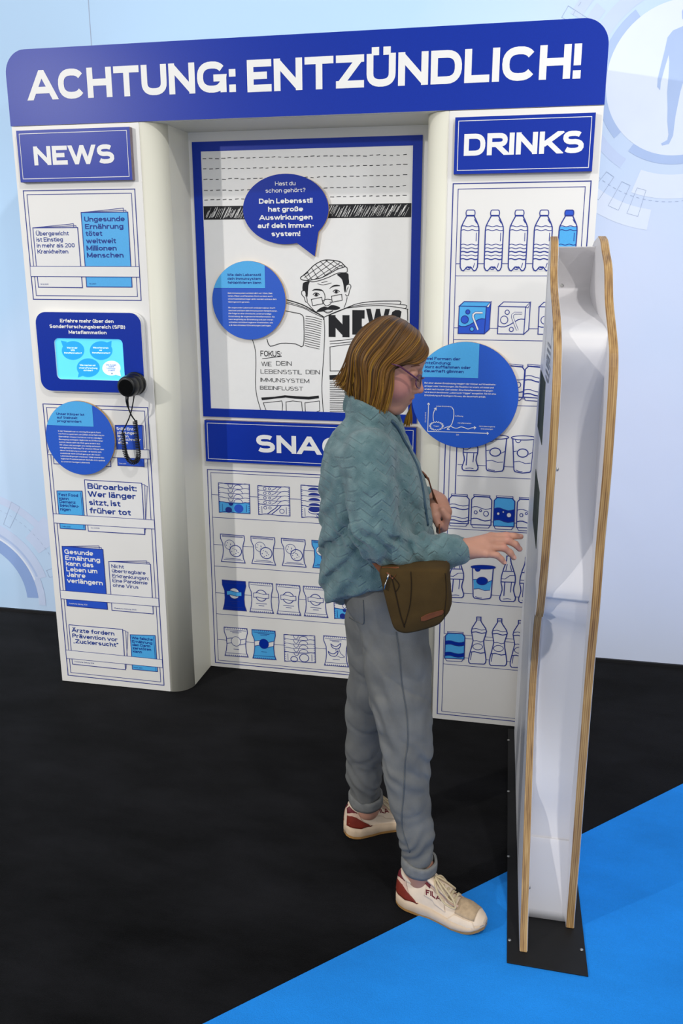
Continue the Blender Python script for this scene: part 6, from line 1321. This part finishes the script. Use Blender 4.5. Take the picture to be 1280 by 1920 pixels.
# ---------------------------------------------------------------- sneakers
def sneaker(heel, direc, label, logo_side):
    d = np.array([direc[0], direc[1], 0.0]); d /= np.linalg.norm(d); rt = np.array([d[1], -d[0], 0.0]); Ls = .236; heel = np.array([heel[0], heel[1], .0045])
    W3 = lambda l, w, h: heel + d * (l * Ls) + rt * w + np.array([0, 0, h])
    li = [0, .02, .06, .15, .3, .42, .55, .68, .8, .9, .96, 1.0]; hw = [.010, .020, .027, .0325, .0325, .0315, .0355, .0415, .042, .035, .024, .010]
    ls = [0, .1, .3, .5, .7, .85, 1.0]; sh = [.040, .037, .034, .028, .024, .023, .030]; sb = [.008, .002, .0, .0, .0, .004, .016]
    lu = [0, .04, .10, .2, .28, .34, .45, .6, .72, .84, .93, 1.0]; uh = [.086, .094, .093, .083, .088, .094, .083, .066, .056, .051, .045, .032]
    nl = 48; sm = lambda x, a, b_: np.interp(x, a, b_)
    L_ = np.linspace(0, 1, nl)
    hwv = sm(L_, li, hw); off = np.interp(L_, [0, .4, .8, 1], [0, -.003, -.004, .002])
    s_o = MB()
    # sole
    rows = []
    for l, w, o_ in zip(L_, hwv, off):
        t_, b0 = sm(l, ls, sh), sm(l, ls, sb); rows.append([W3(l, o_ + w * .93, b0), W3(l, o_ + w * 1.08, b0 + .006), W3(l, o_ + w * 1.1, b0 + (t_ - b0) * .6), W3(l, o_ + w * 1.02, t_), W3(l, o_ - w * 1.02, t_), W3(l, o_ - w * 1.1, b0 + (t_ - b0) * .6), W3(l, o_ - w * 1.08, b0 + .006), W3(l, o_ - w * .93, b0)])
    V = [p for r_ in rows for p in r_]; F = [(i * 8 + j, i * 8 + (j + 1) % 8, (i + 1) * 8 + (j + 1) % 8, (i + 1) * 8 + j) for i in range(nl - 1) for j in range(8)] + [tuple(range(7, -1, -1)), tuple((nl - 1) * 8 + j for j in range(8))]
    s_o.add(V, F); root = empty('sneaker', (heel[0], heel[1], 0)); root.parent = person; root.matrix_parent_inverse = Matrix.Translation(-Vector(person.location))
    def kp(o): o.parent = root; o.matrix_parent_inverse = Matrix.Translation(-(Vector(root.location))); return o
    kp(s_o.build('midsole', M['sole'], None, True))
    # gum tread
    g = MB(); V = []; 
    for l, w, o_ in zip(L_, hwv, off): b0 = sm(l, ls, sb); V += [W3(l, o_ + w * 1.0, b0 - .003), W3(l, o_ + w * 1.07, b0 + .0055), W3(l, o_ - w * 1.07, b0 + .0055), W3(l, o_ - w * 1.0, b0 - .003)]
    g.add(V, [(i * 4 + j, i * 4 + (j + 1) % 4, (i + 1) * 4 + (j + 1) % 4, (i + 1) * 4 + j) for i in range(nl - 1) for j in range(4)] + [(3, 2, 1, 0), tuple((nl - 1) * 4 + j for j in range(4))]); kp(g.build('tread', M['gum'], None))
    # upper: angle 0 = outer (right) edge, 180 = inner edge
    def U(l, a, e=0.0):
        w, o_, t_, H_ = sm(l, li, hw) * .99, np.interp(l, [0, .4, .8, 1], [0, -.003, -.004, .002]), sm(l, ls, sh) - .004, sm(l, lu, uh)
        c, s = math.cos(a), math.sin(a); p_ = 2.0 if l > .45 else 2.6; x = math.copysign(abs(c) ** (2 / p_), c); z = abs(s) ** (2 / p_)
        nar = 1 - np.interp(l, [0, .3, .5, .75, 1], [.15, .30, .34, .16, .1]) * z
        return W3(l - (.03 * z if l < .1 else 0) * (-.6), o_ + (w + e) * x * nar, t_ + (H_ - t_ + e) * z)
    na = 24; A_ = np.linspace(0, math.pi, na); V = [U(l, a) for l in L_ for a in A_]
    u_o = MB(); u_o.add(V, [(i * na + j, (i + 1) * na + j, (i + 1) * na + j + 1, i * na + j + 1) for i in range(nl - 1) for j in range(na - 1)] + [tuple(range(na)), tuple((nl - 1) * na + j for j in range(na - 1, -1, -1))])
    up_ = kp(u_o.build('upper', M['shoe'], None, True))
    def patch(name, poly, m, e=.0012, n=10, both=False):
        "poly: quad corners in (l, angle deg): l0a0, l1a0, l1a1, l0a1 with edges interpolated"
        for flip in ((False, True) if both else (False,)):
            mb = MB(); V = []
            for i in range(n + 1):
                for j in range(n + 1):
                    a, b_ = i / n, j / n; p = [(1 - a) * (1 - b_) * poly[0][k] + a * (1 - b_) * poly[1][k] + a * b_ * poly[2][k] + (1 - a) * b_ * poly[3][k] for k in (0, 1)]
                    an = math.radians(180 - p[1] if flip else p[1]); V.append(U(p[0], an, e))
            mb.add(V, [(i * (n + 1) + j, (i + 1) * (n + 1) + j, (i + 1) * (n + 1) + j + 1, i * (n + 1) + j + 1) for i in range(n) for j in range(n)]); o_ = mb.build(name, m, None, True); sol = o_.modifiers.new('thickness', 'SOLIDIFY'); sol.thickness = .0015; sol.offset = 0
            o_.parent = up_
    patch('heel_panel', [(.0, 8), (.20, 4), (.10, 62), (.0, 75)], M['suede'], .0010, both=True)
    patch('heel_tab', [(.0, 44), (.12, 40), (.03, 80), (.0, 80)], M['maroon'], .0020, both=True)
    patch('heel_stripe', [(.0, 2), (.30, -2), (.12, 24), (.0, 34)], M['rust'], .0022, both=True)
    patch('toe_cap', [(.86, 2), (.995, 2), (.995, 178), (.86, 178)], M['shoe'], .0006)
    patch('toe_box', [(.70, 34), (.91, 34), (.91, 146), (.70, 146)], M['taupe'], .0018)
    patch('toe_band', [(.62, 0), (.93, 0), (.90, 30), (.70, 30)], M['shoe'], .0015, both=True)
    patch('eyestay', [(.36, 52), (.70, 50), (.72, 62), (.36, 66)], M['suede'], .0020, both=True)
    patch('maroon_collar_patch', [(.27, 58), (.40, 46), (.40, 66), (.29, 78)], M['maroon'], .0026, both=True)
    patch('logo_panel', [(.35, 20), (.60, 18), (.56, 47), (.36, 50)], M['shoe'], .0014, both=True)
    # tongue
    mb = MB(); tp = [(U(.60, math.pi / 2, .001)), U(.48, math.pi / 2, .004), U(.38, math.pi / 2, .008), U(.335, math.pi / 2, .016)]; tpp = spline(tp, 5); V = []
    for q in tpp: V += [q + rt * .020, q + rt * .012 + [0, 0, .003], q - rt * .012 + [0, 0, .003], q - rt * .020]
    mb.add(V, [(i * 4 + j, i * 4 + j + 1, (i + 1) * 4 + j + 1, (i + 1) * 4 + j) for i in range(len(tpp) - 1) for j in range(3)]); o_ = kp(mb.build('tongue', M['shoe'], None, True)); sol = o_.modifiers.new('thickness', 'SOLIDIFY'); sol.thickness = .007
    # collar roll around the ankle
    cp = [(.05, 90), (.08, 60), (.16, 52), (.26, 56), (.33, 66)]; R_ = [U(l, math.radians(a), .002) for l, a in cp]; L2 = [U(l, math.radians(180 - a), .002) for l, a in cp[1:]]
    mb = MB(); mb.tube(spline(R_[::-1] + L2, 6), .0062, 10); kp(mb.build('collar', M['shoe'], None, True))
    # laces
    for k in range(6):
        l = .40 + k * .052; mb = MB(); P_ = [U(l + (.03 if i % 2 == 9 else .0) + .02 * (i / 8), math.radians(62 + 56 * i / 8), .0055) for i in range(9)]; mb.tube(P_, .0028, 8, flat=.6); kp(mb.build('lace', M['lace'], None, True))
        mb = MB(); P_ = [U(l + .02 - .02 * (i / 8), math.radians(62 + 56 * i / 8), .0062) for i in range(9)]; mb.tube(P_, .0028, 8, flat=.6); kp(mb.build('lace', M['lace'], None, True))
    for sgn, ends in ((1, [(.42, 90, .012), (.47, 55, .02), (.58, 40, .017), (.70, 46, .011), (.66, 62, .016), (.52, 76, .017), (.42, 90, .013)]), (-1, [(.42, 90, .012), (.46, 120, .02), (.54, 140, .013), (.60, 134, .012), (.5, 108, .016), (.42, 92, .014)]), (1, [(.42, 90, .014), (.48, 70, .019), (.60, 56, .013), (.68, 58, .009)])):
        mb = MB(); mb.tube(spline([U(l, math.radians(a), e) for l, a, e in ends], 6), .0026, 8); kp(mb.build('lace_bow', M['lace'], None, True))
    if logo_side:
        q5 = 5; mb = MB(); cx = 0; adv = []
        for ch in 'FILA':
            W_, P_ = glyph_polys(ch, .24, 5); adv.append((cx, P_)); cx += W_ + .10
        for c0, P_ in adv:
            for n_, st in enumerate(P_):
                for pol in st:
                    if ch is None: continue
                    V = [U(.37 + .17 * (c0 + x_) / cx - .01 * z_, math.radians(24 + 14 * (c0 + x_) / cx + 13 * z_), .0030 + 2e-5 * n_) for x_, z_ in pol]; mb.add(V, [tuple(range(len(V)))])
        o_ = mb.build('logo_lettering', M['maroon'], None); o_.parent = up_
    return root
sneaker((1.077, -.962), (1.296 - 1.077, -1.030 + .962), '', True)
sneaker((.892, -.734), (.80, .52), '', True)
# ---------------------------------------------------------------- shoulder bag
M['bag'] = mat('olive_brown_canvas', '#48371b', .9, .2, var=.12, scale=25, bump=.4, bscale=900, detail=5.0); M['bagdark'] = mat('dark_canvas_seam', '#261b0e', .85, .2, var=.1, scale=120); M['leather'] = mat('brown_leather', '#693a1c', .5, .35, var=.15, scale=60, bump=.1, bscale=300); M['silver'] = mat('silver_zip_pull', '#c9c9c6', .25, .5, metal=.95, var=.05, scale=90)
bag = empty('shoulder_bag', tuple(px(770, 1178, -1.03))); tag(bag, 'small olive brown canvas shoulder bag hanging at the girl\'s right hip', 'bag')
ol = [(714, 1062), (745, 1060), (790, 1060), (836, 1062), (841, 1080), (843, 1110), (845, 1138), (836, 1154), (825, 1166), (800, 1175), (775, 1181), (757, 1182), (741, 1174), (732, 1150), (722, 1112), (716, 1085)]
ol = [tuple(p[:2]) for p in spline([(a, b, 0) for a, b in ol], 4, True)]
yb = [(-1.000, .93), (-1.008, .985), (-1.025, 1.0), (-1.052, .995), (-1.066, .965), (-1.070, .90), (-1.0715, .5), (-1.072, .02)]
cu, cv = 778, 1118; mb = MB(); V = []; n = len(ol)
for y, s_ in yb: V += [at(cu + (u - cu) * s_, cv + (v - cv) * s_, -1.045) * [1, 0, 1] + [0, y, 0] for u, v in ol]
mb.add(V, [(i * n + j, i * n + (j + 1) % n, (i + 1) * n + (j + 1) % n, (i + 1) * n + j) for i in range(len(yb) - 1) for j in range(n)] + [tuple(range(n - 1, -1, -1)), tuple((len(yb) - 1) * n + j for j in range(n))])
bb = mb.build('bag_body', M['bag'], bag, True); tb_ = tree(bb)
stitch(tb_, [(733, 1078), (741, 1110), (750, 1150), (758, 1176)], .0011, M['bagdark'], 'seam', bag, -1.07, 5); stitch(tb_, [(770, 1072), (771, 1100), (768, 1135), (758, 1172)], .0009, M['bagdark'], 'seam', bag, -1.07, 5); stitch(tb_, [(733, 1078), (748, 1096), (741, 1110)], .0009, M['bagdark'], 'seam', bag, -1.07, 4); stitch(tb_, [(834, 1075), (836, 1110), (833, 1155)], .0009, M['bagdark'], 'seam', bag, -1.07, 4)
def flatpatch(pts, name, m, th=.0022):
    f = [onto(tb_, u, v, -1.07, .0022) for u, v in pts]; g = [onto(tb_, u, v, -1.07, .0002) for u, v in pts]; mb = MB(); mb.prism(f, g); o_ = mb.build(name, m, bag); bevel(o_, .0006); return o_
flatpatch([(789, 1157), (800, 1151), (818, 1146), (830, 1143), (832, 1147), (829, 1152), (812, 1158), (796, 1164), (789, 1164)], 'leather_patch', M['leather']); flatpatch([(716, 1064), (748, 1064), (742, 1078), (736, 1086), (724, 1074)], 'leather_tab', M['leather'])
q = [onto(tb_, u, v, -1.07, .005) for u, v in ((729, 1076), (726, 1086), (723, 1094))]; mb = MB(); mb.tube(q[:2], .002, 8); mb.tube([q[1], q[2] , onto(tb_, 721, 1104, -1.07, .006)], [.0028, .0042, .0036], 10, flat=.4); mb.build('zip_pull', M['silver'], bag, True)
def wide(P, w, th, name, m, parent, nrm):
    P = spline(P, 8); T = np.gradient(P, axis=0); T /= np.linalg.norm(T, axis=1)[:, None]; mb = MB(); V = []
    for p, t in zip(P, T): 
        n_ = np.array(nrm(p), float); n_ -= t * (n_ @ t); n_ /= np.linalg.norm(n_); b_ = np.cross(t, n_); V += [p + b_ * w + n_ * th, p - b_ * w + n_ * th, p - b_ * w - n_ * th, p + b_ * w - n_ * th]
    mb.add(V, [(i * 4 + j, i * 4 + (j + 1) % 4, (i + 1) * 4 + (j + 1) % 4, (i + 1) * 4 + j) for i in range(len(P) - 1) for j in range(4)] + [(3, 2, 1, 0), tuple(len(V) - 4 + j for j in range(4))]); return mb.build(name, m, parent)
cen = np.array([.995, -.85, 0]); nrm = lambda p: (p - cen) * [1, 1, 0] + [0, 0, .3 * (p[2] > 1.13)]
wide([px(832, 1066, -1.03), (1.175, -.985, .915), px(824, 1010, -.85), px(822, 970, -.765), px(816, 940, -.765), px(807, 912, -.80), px(797, 893, -.815), (1.04, -.80, 1.10)], .0105, .0016, 'strap', M['leather'], bag, nrm)
wide([px(718, 1068, -1.035), (1.015, -1.0, .925), (1.0, -.955, .95), (.985, -.90, 1.0), (.96, -.82, 1.08)], .0105, .0016, 'strap', M['leather'], bag, nrm)
